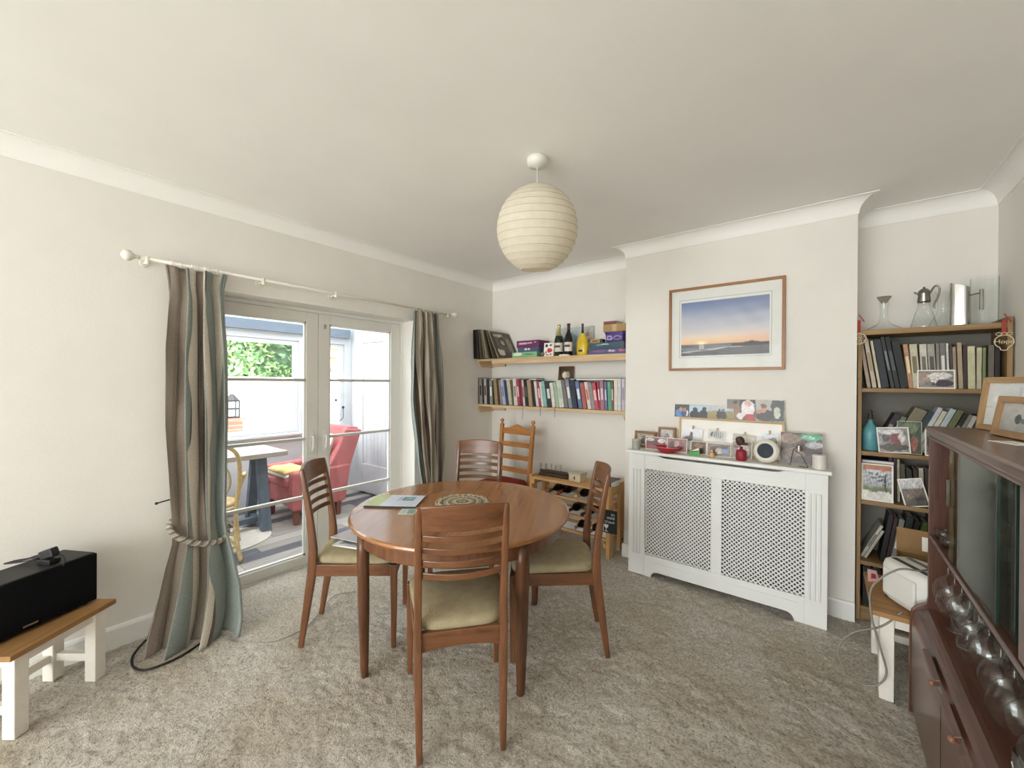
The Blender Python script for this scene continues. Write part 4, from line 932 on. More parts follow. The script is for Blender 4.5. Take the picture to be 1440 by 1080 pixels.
p = at_y(793, 500, 3.22); o = MB().bx(-.05, .05, -.02, .03, 0, .009).bx(-.045, .04, -.015, .025, .009, .013).build('folded_paper', paint('#e3d9d2', .8, name='pale_pink_paper')); place(o, (p.x, 3.235, SZ2 + .0006), (0, 0, .1)); tag(o, 'small folded pale paper lying in front of the two wine bottles', 'paper')
MB().bx(-.03, .02, -.01, .02, .013, .0145).build('inner_sheet', PAPER, o)
p0, p1 = at_y(779, 500, 3.40), at_y(833, 457, 3.40)
photo('canvas', 'unframed pale blue seascape card leaning behind the bottles', 'picture', p1.x - p0.x, p1.z - SZ2, blobs([(0, '#7f9096'), (.35, '#9fb4bd'), (.6, '#b4c6cc'), (1, '#c2cccb')], [(.45, .62, .16, .2, '#8aa4b4'), (.84, .6, .14, .36, '#bfb9ac'), (.85, .75, .05, .08, '#8a8478'), (.9, .5, .05, .07, '#77736a'), (.8, .35, .06, .08, '#97907f'), (.3, .3, .2, .12, '#6d8590')], .06), ((p0.x + p1.x) / 2, 3.40, SZ2 + .001), 0, .1, 0, .001, .004)
def flask():
    p = at_y(819, 500, 3.26); t = thing('liqueur_bottle', 'squat yellow liqueur bottle with a long dark neck on the upper alcove shelf', 'bottle', (p.x, 3.26, SZ2 + .0008))
    MB().lathe([(.045, 0), (.052, .008), (.056, .05), (.055, .1), (.048, .14), (.03, .17), (.016, .19), (.012, .205)], 24, sy=.6).build('body', paint('#d9b92c', .25, .12, 12, name='yellow_glass'), t, smooth=True)
    MB().lathe([(.0125, .2), (.011, .23), (.0095, .27), (.0105, .272), (.0105, .285), (.003, .287)], 16).build('neck', paint('#2a241c', .35, name='dark_cap'), t, smooth=True)
    MB().bx(-.022, .018, -.0345, -.0335, .03, .048).build('label', paint('#2a2620', .6, name='black_label'), t)
flask()
zt = carton('jigsaw_box', 'blue and purple jigsaw box at the bottom of the pile by the chimney breast', 'box', 827, 879.4, 491, 498, 3.21, .22, '#4b4d78', blobs('#4b4d78', [(.3, .5, .2, .3, '#7a5a8a'), (.6, .5, .05, .3, '#c9b0c8'), (.68, .4, .05, .3, '#c9b0c8'), (.9, .5, .06, .4, '#c05a78')], .1), z=SZ2, group='boxes piled by the chimney breast')
zt = carton('jigsaw_box', 'teal jigsaw box second from the bottom of the pile by the chimney breast', 'box', 829, 878, 481.5, 491, 3.21, .22, '#2f4e5c', blobs('#2f4e5c', [(.45, .6, .14, .1, '#b9c8c4'), (.3, .5, .1, .08, '#8aa6a4')], .1), z=zt, group='boxes piled by the chimney breast')
tz = zt
p0, p1 = at_y(848, 480, 3.22), at_y(879, 480, 3.22)
t = thing('sweet_tub', 'purple plastic sweet tub on the pile by the chimney breast', 'tub', ((p0.x + p1.x) / 2, 3.31, tz + .0006))
hh = at_y(864, 466, 3.22).z - tz; w_ = (p1.x - p0.x) / 2
def sq(a, e=.45): return math.copysign(abs(math.cos(a)) ** e, math.cos(a)), math.copysign(abs(math.sin(a)) ** e, math.sin(a))
def tubg(prof, n=40):
    m = MB(); vs = [(sq(2 * PI * k / n)[0] * w_ * r, sq(2 * PI * k / n)[1] * .09 * r, z) for r, z in prof for k in range(n)]
    m.add(vs, [(i * n + k, i * n + (k + 1) % n, (i + 1) * n + (k + 1) % n, (i + 1) * n + k) for i in range(len(prof) - 1) for k in range(n)] + [tuple(range(n - 1, -1, -1)), tuple((len(prof) - 1) * n + k for k in range(n))]); return m
tubg([(.86, 0), (.9, .004), (.95, hh * .78)]).build('tub', paint('#3d2370', .35, .06, name='purple_plastic'), t)
tubg([(.97, hh * .78), (1, hh * .8), (1, hh * .97), (.97, hh)]).build('lid', paint('#452a80', .3, .05, name='purple_lid'), t)
print_grid('logo_print', w_ * 1.5, hh * .6, blobs('#3d2370', [(.22, .5, .18, .4, '#a99cc8'), (.22, .5, .1, .2, '#5a3f90'), (.7, .5, .24, .36, '#8f80b8'), (.7, .45, .17, .22, '#3d2370')], .05), t, 30, 12, -.0885, None, hh * .1)
zt = tz + .0006 + hh
# a shallow slanted cardboard box and a red book above the tub
p0, p1 = at_y(848, 460, 3.22), at_y(879.5, 460, 3.22)
o = MB().bx(-(p1.x - p0.x) / 2, (p1.x - p0.x) / 2, -.1, .1, 0, .062).build('cardboard_box', paint('#a98c5c', .8, .06, 20, name='kraft_card'), bevel=.001); place(o, ((p0.x + p1.x) / 2, 3.325, zt + .001)); tag(o, 'plain brown cardboard box on top of the purple tub', 'box')
MB().bx(-.02, .02, -.1008, -.1, 0, .062).build('tape', paint('#c2a878', .3, name='parcel_tape'), o)
book('red hardback lying on the brown cardboard box at the top of the pile', (p0.x + .002, 3.225, zt + .0645), .026, .115, .19, '#93413c', 0, None, None, 0, (0, PI / 2, 0), 'book').location = (p0.x + .002, 3.225, zt + .064 + .0262)
t = thing('playing_card_box', 'flat gold and black card box beside the yellow bottle', 'box', (at_y(838, 480, 3.215).x, 3.25, tz + .0006), .12)
MB().bx(-.055, .055, -.035, .035, 0, .03).build('sleeve', paint('#b98a3a', .5, .15, 60, name='gold_card'), t, bevel=.001); MB().bx(.03, .0565, -.036, .036, -.0002, .031).build('end_flap', BLACK, t)
MB().bx(-.04, .015, -.0358, -.0352, .009, .02).build('print', paint('#4a3414', .5, name='dark_print'), t)

# ------------------------------------------------------------------ wine rack
RX0, RX1, RY0, RY1, RZ = -2.16, -1.37, 3.03, 3.33, .578
def rack():
    t = thing('wine_rack', 'pine wine rack of slatted tiers standing in the alcove', 'wine rack', ((RX0 + RX1) / 2, (RY0 + RY1) / 2, 0))
    ox, oy = (RX0 + RX1) / 2, (RY0 + RY1) / 2; w, d = (RX1 - RX0) / 2, (RY1 - RY0) / 2
    P = {a: wood('#b5844e', '#d8ac72', a, .55, .9, 'orange_pine', 0, True) for a in 'xyz'}
    for sx in (-1, 1):
        for sy in (-1, 1):
            m = MB().bx(sx * w - (.03 if sx > 0 else 0), sx * w + (.03 if sx < 0 else 0), sy * d - (.085 if sy > 0 else 0), sy * d + (.085 if sy < 0 else 0), 0, RZ)
            m.build('post', P['z'], t, bevel=.004)
            for z in (.46, .1): MB().tube([(sx * (w + .001), sy * (d - .02), z), (sx * (w + .001) - sx * .004, sy * (d - .02), z)], .006, 8).build('screw', STEEL, t)
        for z in (.525, .385, .245, .11): MB().bx(sx * w - (.055 if sx > 0 else -.03), sx * w - (.03 if sx > 0 else -.055), -d, d, z - .028, z + .012).build('end_rail', P['y'], t)
        MB().bx(sx * w - .025 * (sx > 0), sx * w + .025 * (sx < 0), -d + .085, d - .085, .50, .56).build('end_rail', P['y'], t)
    for z in (.425, .285, .15):
        for y in (-d + .02, d - .05): MB().bx(-w + .03, w - .03, y, y + .028, z - .018, z + .002).build('slat', P['x'], t, bevel=.002)
    for y in (-d + .0, -d + .075, -d + .15, -d + .225): MB().bx(-w + .03, w - .03, y, y + .055, RZ - .04, RZ - .018).build('slat', P['x'], t, bevel=.002)
    return t
rack()
def lying_bottle(x, z, col, foil, label, ry=3.0):
    t = thing('wine_bottle', label, 'bottle', (x, ry, z), 0, 'wine bottles lying in the rack', R=(-PI / 2, 0, 0))
    pr = [(.0145, 0), (.0145, .015), (.0125, .017), (.013, .08), (.02, .11), (.034, .14), (.037, .16), (.037, .285), (.033, .295)]
    MB().lathe(pr, 20).build('body', paint(col, .12, .1, 6, name='bottle_glass'), t, smooth=True)
    MB().lathe([(.0155, -.001), (.0155, .016), (.0135, .018), (.0138, .06)], 16, cap1=False).build('foil', paint(foil, .35, .1, metal=.4, name='foil'), t, smooth=True)
BL = [(-1.93, .425, '#1a1210', '#6d4a3c', 'wine bottle with brown foil, upper tier of the rack next to the ladder-back chair'), (-1.83, .425, '#20140f', '#8a3028', 'wine bottle with red foil in the upper tier of the rack'),
      (-1.66, .425, '#12160f', '#d8c89a', 'wine bottle with cream foil in the upper tier of the rack'), (-1.74, .285, '#171212', '#3a3634', 'wine bottle with black foil in the middle tier of the rack'),
      (-1.60, .285, '#1a1410', '#5a2a2a', 'wine bottle with maroon foil in the middle tier of the rack'), (-1.68, .15, '#141411', '#c9c4b8', 'wine bottle with silver foil in the lowest tier of the rack'), (-1.54, .15, '#18120f', '#b8a070', 'wine bottle with gold foil in the lowest tier of the rack')]
for x, z, c_, f_, l_ in BL: lying_bottle(x, z + .0395, c_, f_, l_)
def tumbler(label, x, y, z, r, h, group=None, mat=None):
    o = MB().lathe([(.001, .006), (r * .82, .006), (r, h), (r * 1.02, h), (r * .86, 0), (.001, 0)], 20, cap0=False, cap1=False).build('tumbler', mat or GLASSW, smooth=True); place(o, (x, y, z + .0006)); tag(o, label, 'glass', group); return o
topz = RZ - .018
for px, l_ in ((764, 'clear tumbler on the wine rack nearest the ladder-back chair'), (772, 'clear tumbler in the middle of three on the wine rack'), (785, 'clear tumbler next to the dark roll on the wine rack')):
    p = at_y(px, 665, 3.24); tumbler(l_, p.x, 3.24, topz, .03, .09)
t = thing('rolled_cloth', 'dark brown rolled cloth lying on top of the wine rack', 'cloth', (at_y(779, 672, 3.12).x, 3.12, topz + .001), .1)
for k, (yy, zz, r_) in enumerate(((0, .016, .016), (.034, .016, .016), (.017, .044, .015))):
    MB().tube([(-.15, yy, zz), (-.05, yy + .004, zz + .002), (.06, yy, zz), (.14, yy - .002, zz)], [r_ * .9, r_, r_ * 1.02, r_ * .85], 10).build('roll', paint('#4d3d30', .9, .25, 40, .5, 200, name='brown_cloth'), t, smooth=True)
p0, p1 = at_y(800, 664, 3.10), at_y(817, 664, 3.10)
t = thing('wooden_box', 'little cream box with a keyhole standing on the wine rack', 'box', ((p0.x + p1.x) / 2, 3.15, topz + .0006), -.1)
MB().bx(-.06, .06, -.05, .05, 0, .058).build('body', paint('#c9bfa4', .7, .08, 30, name='cream_board'), t, bevel=.002); MB().bx(-.064, .064, -.054, .054, .058, .076).build('lid', paint('#b9b09a', .6, .1, name='lid_board'), t, bevel=.002)
MB().bx(-.006, .006, -.0515, -.05, .018, .045).build('keyhole', BLACK, t)
p = at_y(862, 675, 3.12)
o = book('thick dark-covered book lying on the wine rack end', (-1.50, 3.05, topz + .001), .052, .135, .2, '#3f4147', 0, None, None, 0, (0, PI / 2, 0)); o.location = (-1.505, 3.06, topz + .053)
# chalkboard sign
p0, p1, p2 = at_y(842, 714, 3.02), at_y(868, 716, 3.02), at_y(841, 746, 3.02); sw, sh_ = .155, .185
t = thing('wine_sign', 'black hanging slate sign reading wine o\'clock on the rack', 'sign', ((p0.x + p1.x) / 2, 3.018, p2.z))
MB().bx(-sw / 2, sw / 2, 0, .006, 0, sh_).build('board', paint('#23272a', .8, .1, 30, name='slate'), t, bevel=.001)
CH = paint('#e6e8ea', .8, .1, 60, name='chalk_white_print')
text('lettering', "It's", .026, CH, t, (.045, -.001, .152), (PI / 2, -.1, 0)); text('lettering', 'WINE', .027, CH, t, (.027, -.001, .122), (PI / 2, -.08, 0)); text('lettering', "O'clock", .027, CH, t, (.018, -.001, .09), (PI / 2, -.08, 0))
fix_normals(MB().prism([(-.068, .01), (-.034, .01), (-.034, .075), (-.044, .095), (-.044, .125), (-.058, .125), (-.058, .095), (-.068, .075)], -.0014, -.0004).build('bottle_print', paint('#cfd8e2', .8, .1, name='pale_print'), t))
fix_normals(MB().prism([(-.026, .012), (.002, .012), (.002, .016), (-.010, .018), (-.010, .036), (.004, .048), (.007, .068), (-.031, .068), (-.028, .048), (-.014, .036), (-.014, .018), (-.026, .016)], -.0014, -.0004).build('glass_print', CH, t))
MB().tube(spline([(-.06, .003, sh_), (-.02, .004, sh_ + .1), (0, .008, sh_ + .125), (.02, .004, sh_ + .1), (.06, .003, sh_)], 8), .0025, 6).build('string', paint('#b98d60', .9, name='jute'), t)

# ------------------------------------------------------------------ picture on the chimney breast
def sunset(U, V):
    out = np.zeros(U.shape + (3,)); st = [(0, '#34312f'), (.2, '#3a3836'), (.205, '#7d7a7d'), (.215, '#e8b98c'), (.27, '#ecc79c'), (.34, '#e6d3bd'), (.45, '#ccc8cb'), (.7, '#b0b8c8'), (.88, '#8695b8'), (1, '#6a7fae')]
    for k in range(3): out[..., k] = np.interp(V, [s[0] for s in st], [lin(s[1])[k] for s in st])
    pk = np.exp(-((V - .3) / .1) ** 2) * np.clip(U - .45, 0, 1) * .9; out = out * (1 - pk[..., None]) + np.array(lin('#d8a6a0')) * pk[..., None]
    cl = (np.sin(9 * U + 22 * V) * np.sin(14 * U - 9 * V + 1) * .5 + .5) * np.clip((V - .4) * 2, 0, 1) * np.clip(U * 1.3 - .1, 0, 1) * .8; out = out * (1 - cl[..., None]) + np.array(lin('#7d86a0')) * cl[..., None]
    sun = np.exp(-(((U - .25) / .05) ** 2 + ((V - .225) / .03) ** 2)); out += sun[..., None] * np.array([.6, .5, .3])
    sea = (V < .205) & (V > .205 - .15 * np.clip(1 - U * 1.15, 0, 1) - .012); out[sea] = np.array(lin('#5f656d')) * (1 + .35 * np.sin(60 * V[sea] + 9 * U[sea]))[:, None]
    surf = np.abs(V - (.06 + .13 * U)) < .008 + .006 * np.sin(20 * U); surf &= (U < .72); out[surf] = lin('#b9b4ae')
    gl = (np.abs(U - .25) < .03) & (V < .205) & (V > .12); out[gl] = lin('#b3a698')
    hill = (V < .205 + .025 * np.exp(-((U - .82) / .08) ** 2)) & (U > .6) & (V > .15); out[hill] = lin('#2f2d2c')
    return np.clip(out, 0, 1)
pw, ph_ = .737, .613
framed('picture', 'framed beach sunset photograph hanging on the chimney breast', 'picture', pw, ph_, sunset, (-.585, YC - .0125, 1.517), 0, 0, .018, .022, {a: wood('#7a4f2c', '#a3713f', a, .4, 1, 'walnut') for a in 'xyz'}, .07, .091, '#e9ebe6', True, None, 120, 80)
o = MB()
for (a, b, c_, d_) in ((-.294, .294, .096, .0985), (-.294, .294, .5235, .526), (-.294, -.2915, .096, .526), (.2915, .294, .096, .526)): o.bx(a, b, .0014, .002, c_, d_)
bpy.data.objects['picture']; o.build('mount_line', paint('#9a9a96', .8, name='grey_line'), bpy.data.objects['picture'])
for (a, b, c_, d_) in (): pass

# ------------------------------------------------------------------ radiator cover
def cover():
    RC = paint('#e9eae8', .45, .015, 6, name='satin_white'); x0, x1, yf, zt = -1.178, .01, 2.95, .90
    t = thing('radiator_cover', 'white radiator cover with two diamond lattice panels', 'radiator cover', ((x0 + x1) / 2, 3.06, 0)); ox, oy = (x0 + x1) / 2, 3.06
    def part(m, name, mat=RC, bevel=.002):
        m.v = [(a - ox, b - oy, c_) for a, b, c_ in m.v]; return fix_normals(m.build(name, mat, t, bevel=bevel))
    MBx = MB().bx(x0 - .016, x1 + .018, yf - .03, YC - .001, zt, zt + .022); part(MBx, 'top_board', bevel=.005)
    for a in (x0, x1 - .018): part(MB().bx(a, a + .018, yf + .016, YC - .002, 0, zt), 'side_panel')
    g = [(-1.058, -.606), (-.543, -.097)]; zl, zh = .157, .79
    part(MB().bx(x0, g[0][0], yf, yf + .016, 0, zt), 'corner_stile'); part(MB().bx(g[1][1], x1, yf, yf + .016, 0, zt), 'corner_stile')
    part(MB().bx(g[0][1], g[1][0], yf, yf + .016, zl, zh), 'centre_stile')
    top = [(g[0][0], zh), (g[1][1], zh), (g[1][1], zt), (-.17, zt), (-.20, zt - .006), (-.235, zt - .017), (-.26, zt - .019), (-.90, zt - .019), (-.925, zt - .017), (-.96, zt - .006), (-.99, zt), (g[0][0], zt)]
    part(MB().prism(top, yf, yf + .016), 'top_rail')
    bot = [(g[0][0], 0), (-1.01, 0), (-1.003, .02), (-.988, .038), (-.965, .045), (-.19, .045), (-.167, .038), (-.152, .02), (-.145, 0), (g[1][1], 0), (g[1][1], zl), (g[0][0], zl)]
    part(MB().prism(bot, yf, yf + .016), 'bottom_rail')
    for z, a, b in ((.845, -1.0, -.13), (.115, -1.0, -.13)):
        part(MB().bx(a, b, yf - .002, yf, z - .002, z + .002), 'moulding_line', bevel=.0008)
    for c0 in (-1.142, -1.118, -1.094, -.074, -.05, -.026):
        part(MB().lathe([(.0075, .155), (.0075, .78)], 10, (c0, yf - .001, 0)), 'flute', bevel=0)
    for a, b in g:      # diamond lattice, clipped to its opening
        m = MB(); w = .0034; pit = .027; yy = yf + .009
        for s in (-1, 1):
            for k in range(-80, 80):
                # line x = s*z + c
                c_ = k * pit * 1.0 + .5 * (a + b); pts = []
                if s > 0: za, zb = max(zl, a - c_), min(zh, b - c_)
                else: za, zb = max(zl, c_ - b), min(zh, c_ - a)
                if zb - za < .006: continue
                p, q = Vector((s * za + c_, yy + s * .0012, za)), Vector((s * zb + c_, yy + s * .0012, zb))
                m.beam(p, q, w * 2, .0024, up=(0, 1, 0))
        o = part(m, 'lattice', RC, 0); o['kind'] = 'stuff'
cover()
ra = thing('radiator', 'panel radiator, greyed for shade, just visible through the lattice of its cover', 'radiator', (-.58, 3.11, .12)); RG = paint('#77777a', .5, .05, name='radiator_shade_grey')  # radiator added in grey so the lattice holes read as a shaded cavity
MB().bx(-.5, .5, -.03, -.022, 0, .6).build('front_panel', RG, ra); MB().bx(-.5, .5, .022, .03, 0, .6).build('rear_panel', RG, ra)
for k in range(30): MB().bx(-.49 + k * .0333, -.48 + k * .0333, -.034, -.03, .02, .58).build('fin', RG, ra)
for x in (-.52, .52): MB().tube([(x, 0, -.115), (x, 0, .04), (x * .96, 0, .04)], .0075, 8).build('pipe', BRASS, ra)
CT = .9225
# cork frame, leaning photos, cards on the cover top
def mem(U, V):
    return blobs('#e9e7e0', [], .01)(U, V)
fx0, fx1 = -.868, -.213; fw_ = fx1 - fx0
t = framed('memo_frame', 'long pale oak frame with white backing and clipped photos on the radiator cover', 'picture frame', fw_, .25, mem, ((fx0 + fx1) / 2, 3.118, CT + .001), 0, .13, .014, .018, {a: wood('#a9875c', '#cfae80', a, .5, 1, 'pale_oak') for a in 'xyz'}, glass=False, nx=8, ny=8)
lo = lambda z: 3.118 + (z - CT) * math.tan(.13)
def lean_photo(label, x0, x1, z0, z1, fn, y=None, tilt=0, cat='photo', lean=.13, name='photo', group='clipped photos in the long frame', border=.003, rz=0):
    yy = (lo(z0) - .012) if y is None else y
    return photo(name, label, cat, x1 - x0, z1 - z0, fn, ((x0 + x1) / 2, yy, z0), rz, lean, tilt, border, .0012, group)
CLIP = [(-.845, -.705, 1.0, 1.10, 'photo of a figure under a white sky clipped in the long frame', blobs([(0, '#6f6a66'), (.3, '#b9b8bb'), (.45, '#d9dae0'), (1, '#e9eaf0')], [(.45, .3, .1, .3, '#3a302c'), (.45, .62, .06, .1, '#4a3a32'), (.3, .2, .2, .12, '#55504c')], .04), .08),
        (-.672, -.56, 1.025, 1.095, 'black and white printed strip clipped in the long frame', blobs('#c9c9c6', [(.15, .25, .3, .8, '#4a4a4a', 'r'), (.36, .2, .42, .85, '#55555a', 'r'), (.48, .2, .54, .85, '#55555a', 'r'), (.6, .2, .66, .85, '#66666a', 'r'), (.72, .2, .78, .85, '#66666a', 'r'), (.84, .3, .9, .8, '#808084', 'r')], .08), .12),
        (-.515, -.37, .985, 1.08, 'pale photo of a white chair clipped in the long frame', blobs('#b9b2a6', [(.5, .5, .3, .35, '#dfdbd2'), (.2, .2, .16, .16, '#8a6a50'), (.75, .7, .2, .2, '#d3cfc6')], .05), .06),
        (-.345, -.245, 1.0, 1.10, 'photo with a pale blue margin clipped in the long frame', blobs('#d9dfe8', [(.7, .35, .3, .3, '#7d7a74'), (.75, .6, .15, .15, '#a39a8c'), (.55, .2, .12, .14, '#55504a')], .08), .0)]
for a, b, z0, z1, l_, fn, tl in CLIP:
    o = lean_photo(l_, a, b, z0, z1, fn, tilt=tl)
    MB().bx(-.005, .005, -.008, .004, (z1 - z0) - .012, (z1 - z0) + .016).build('clip', paint('#b9ad97', .5, name='mini_peg'), o, bevel=.001)
P1 = [(-.905, -.80, 'photo of two people in blue against dark trees, on top of the long frame', blobs('#3c4440', [(.35, .3, .28, .35, '#4a86c4'), (.7, .25, .25, .3, '#2c4a80'), (.42, .62, .12, .16, '#b98a6c'), (.68, .58, .12, .16, '#a97a60'), (.85, .3, .06, .25, '#d8d8dc')], .08)),
      (-.80, -.675, 'photo of two dark silhouettes under a pale sky, on top of the long frame', blobs([(0, '#9ab0c0'), (.4, '#bcd0dc'), (1, '#a9c6da')], [(.3, .2, .3, .35, '#15161a'), (.78, .25, .28, .38, '#15161a'), (.32, .62, .13, .18, '#2a2422'), (.8, .72, .12, .16, '#2a2422')], .03)),
      (-.675, -.51, 'photo of a couple standing in a yellow field, on top of the long frame', blobs([(0, '#8a7c44'), (.5, '#a3915a'), (.55, '#8f9a84'), (.65, '#b3bcc4'), (1, '#c2cad0')], [(.45, .3, .1, .34, '#2a2a30'), (.62, .3, .12, .34, '#3d3a48'), (.46, .66, .05, .1, '#6a5044'), (.6, .68, .06, .1, '#8a7060')], .06))]
zt_ = CT + .001 + .25 * math.cos(.13) + .001
for a, b, l_, fn in P1: lean_photo(l_, a, b, zt_, zt_ + .093, fn, 3.150, 0, lean=.1, group='photos on top of the long frame', border=.0005)
P2 = [(-.553, -.382, 'photo with a figure in white and red, standing on the long frame', blobs('#2e2a2a', [(0, 0, .45, 1, '#77706a', 'r'), (.28, .5, .2, .4, '#8a6a54'), (.3, .85, .1, .1, '#1c1a1a'), (.5, .2, .14, .18, '#d9d4d0'), (.75, .55, .24, .42, '#e4dcdc'), (.75, .82, .12, .12, '#c9a090'), (.85, .14, .2, .16, '#b02a34')], .08)),
      (-.378, -.216, 'photo of a person in dark clothes indoors, at the end of the long frame', blobs('#b0aca6', [(.55, 0, 1, 1, '#2f3a38', 'r'), (.3, .25, .34, .3, '#302824'), (.28, .58, .11, .18, '#b98a72'), (.28, .72, .13, .1, '#6a4030'), (.75, .4, .12, .26, '#c2c8b4'), (.12, .45, .1, .1, '#a97a62')], .06))]
for a, b, l_, fn in P2: lean_photo(l_, a, b, zt_, zt_ + .142, fn, 3.153, 0, lean=.06, group='photos on top of the long frame', border=.001)
framed('framed_photo', 'small walnut frame at the alcove end of the radiator cover', 'picture frame', .175, .125, blobs('#a9a6a2', [(.4, .4, .15, .3, '#6a625c'), (.6, .4, .12, .3, '#d8d4d0'), (.5, .7, .3, .1, '#8a8480')], .15), (-1.11, 3.09, CT + .001), -.12, .15, .018, .014, {a: wood('#6a472c', '#93683f', a, .45, 1, 'small_walnut') for a in 'xyz'})
framed('framed_photo', 'small upright walnut frame between its neighbour and the long frame', 'picture frame', .125, .165, blobs('#b9b4b0', [(.5, .45, .22, .34, '#5d6066'), (.45, .6, .14, .14, '#9c8f88'), (.5, .2, .3, .14, '#e0dedc')], .12), (-.955, 3.115, CT + .001), .05, .16, .017, .014, {a: wood('#6a472c', '#93683f', a, .45, 1, 'small_walnut') for a in 'xyz'})
FR = [(-1.085, -.935, 3.045, .095, 'dark red photo of a festive table behind the red bowl', blobs('#7c1f26', [(.4, .55, .2, .25, '#3a3020'), (.2, .8, .2, .15, '#d8d0cc'), (.8, .75, .2, .2, '#c9ccd0'), (.5, .2, .4, .12, '#9a2a30')], .25)),
      (-.925, -.785, 3.035, .1, 'white-bordered group photo behind the red bowl', blobs('#8a5a5c', [(.25, .5, .15, .3, '#4a3440'), (.5, .55, .14, .3, '#b38a86'), (.75, .5, .15, .3, '#6a4a50'), (.5, .1, .6, .14, '#a0303a')], .2)),
      (-.765, -.66, 3.05, .09, 'dark autumn-toned photo behind the green ornament', blobs('#5c3f2c', [(.5, .7, .3, .2, '#8a6a40'), (.4, .3, .3, .2, '#7a2f28'), (.75, .3, .15, .2, '#30261e')], .25)),
      (-.655, -.505, 3.035, .09, 'white-bordered photo of a crowded table behind the wooden peg figure', blobs('#77685f', [(.25, .5, .15, .25, '#3f3a44'), (.5, .4, .2, .2, '#c2b4a8'), (.78, .5, .16, .3, '#6f86a8'), (.6, .75, .3, .1, '#4a4038')], .25)),
      (-.505, -.385, 3.055, .115, 'pale photo of a white arched shape behind the red figurine', blobs('#8d7d70', [(.6, .4, .3, .45, '#e2ded8'), (.2, .7, .2, .1, '#6a4a3c')], .06))]
for a, b, y, h, l_, fn in FR: photo('photo', l_, 'photo', b - a, h, fn, ((a + b) / 2, y, CT + .001), random.uniform(-.06, .06), .14, 0, .0045, .0012, 'loose photos along the radiator cover')
photo('photo', 'large glossy forest photo leaning at the sofa-free end of the radiator cover', 'photo', .215, .195, blobs('#5a463c', [(.7, .88, .35, .12, '#4f9a78'), (.65, .86, .2, .05, '#9fd0b8'), (.25, .8, .25, .16, '#8a7460'), (.7, .4, .5, .12, '#3a1f20'), (.3, .3, .3, .2, '#7d6a5c'), (.8, .65, .2, .1, '#a9a8ac'), (.6, .15, .4, .12, '#4a3a34'), (.85, .2, .1, .1, '#2a2420')], .28), (-.125, 3.075, CT + .001), 0, .14, 0, .001, .004, None, None, 50, 46)['label'] = 'large glossy woodland photo at the bookcase end of the radiator cover'
def jar(name, label, cat, x, y, r, h, mat, lidm=None):
    t = thing(name, label, cat, (x, y, CT + .0008)); MB().lathe([(r * .92, 0), (r, .004), (r, h * .86), (r * .9, h * .9)], 24).build('body', mat, t, smooth=False)
    MB().lathe([(r * .98, h * .86), (r * 1.02, h * .88), (r * 1.02, h), (r * .5, h * 1.01)], 24).build('lid' if lidm else 'rim', lidm or mat, t); return t
jar('candle_jar', 'grey-green glass candle jar at the alcove end of the radiator cover', 'candle', -1.137, 2.985, .029, .075, paint('#a3a596', .3, .05, name='frosted_green'), paint('#b9baa9', .4, name='jar_lid'))
t = thing('red_bowl', 'shallow red enamel bowl on the radiator cover', 'bowl', (-.902, 2.975, CT + .0008))
MB().lathe([(.04, 0), (.048, .003), (.07, .022), (.086, .042), (.088, .044), (.083, .042), (.066, .024), (.044, .008), (.001, .007)], 32, cap1=False).build('bowl', paint('#b3202c', .25, .06, name='red_enamel'), t, smooth=True)
MB().tube([(.0875 * math.cos(a), .0875 * math.sin(a), .044) for a in [2 * PI * k / 40 for k in range(40)]], .0018, 6, True).build('rim', paint('#d8868a', .3, name='pink_rim'), t)
t = thing('green_ornament', 'small green wooden block ornament with a white peak on the radiator cover', 'ornament', (-.722, 2.985, CT + .0008), .2)
fix_normals(MB().prism([(-.035, 0), (.032, 0), (.032, .038), (-.005, .026), (-.035, .03)], -.018, .018).build('block', paint('#4f9a4c', .5, .08, name='green_paint'), t, bevel=.001))
fix_normals(MB().prism([(-.02, .029), (.03, .0385), (.026, .052), (.002, .04)], -.014, .014).build('peak', WHITE, t))
t = thing('peg_figure', 'tiny pale wooden peg figure on the radiator cover', 'figurine', (-.612, 2.985, CT + .0008))
MB().lathe([(.017, 0), (.019, .01), (.017, .025), (.009, .033)], 16).build('body', paint('#d3aa78', .5, .06, name='bare_wood'), t, smooth=True); MB().sphere((0, 0, .042), .011, 14, 10).build('head', paint('#d3aa78', .5, .06, name='bare_wood'), t, smooth=True)
t = thing('red_figurine', 'red figurine with a dark round head on the radiator cover', 'figurine', (-.437, 2.985, CT + .0008))
MB().lathe([(.028, 0), (.031, .004), (.032, .035), (.03, .06), (.022, .068), (.01, .072), (.009, .09)], 24).build('body', paint('#8f1f2e', .5, .08, 40, name='red_felt'), t, smooth=True)
MB().sphere((-.006, 0, .125), .026, 20, 14, sz=1.15).sphere((-.012, -.01, .135), .02, 16, 10).build('head', paint('#4a342c', .55, .2, 40, name='dark_brown'), t, smooth=True); MB().sphere((.012, -.004, .108), .018, 14, 8, sx=1.5, sz=.5).build('scarf', paint('#54423a', .6, .2, name='brown_scarf'), t, smooth=True)
t = thing('round_clock', 'chunky round cream stand with a dark blue dial on the radiator cover', 'clock', (-.297, 2.99, CT + .0008), -.25)
Rk = rot(PI / 2 - .22); cz = Vector((0, 0, .0745))
MB().lathe([(.05, -.03), (.068, -.022), (.0745, 0), (.072, .016), (.062, .026), (.05, .0285), (.0465, .026), (.046, .015)], 40, cz, cap1=False, R=Rk).build('body', paint('#dedacd', .45, .02, name='cream_plastic'), t, smooth=True)
MB().lathe([(.0465, .0205), (.001, .021)], 40, cz, False, False, R=Rk).build('dial', paint('#14283c', .2, .1, 20, name='blue_screen'), t)
t = thing('photo_stand', 'little silver-topped black wire stand in front of the woodland photo', 'stand', (-.13, 3.0, CT + .0008))
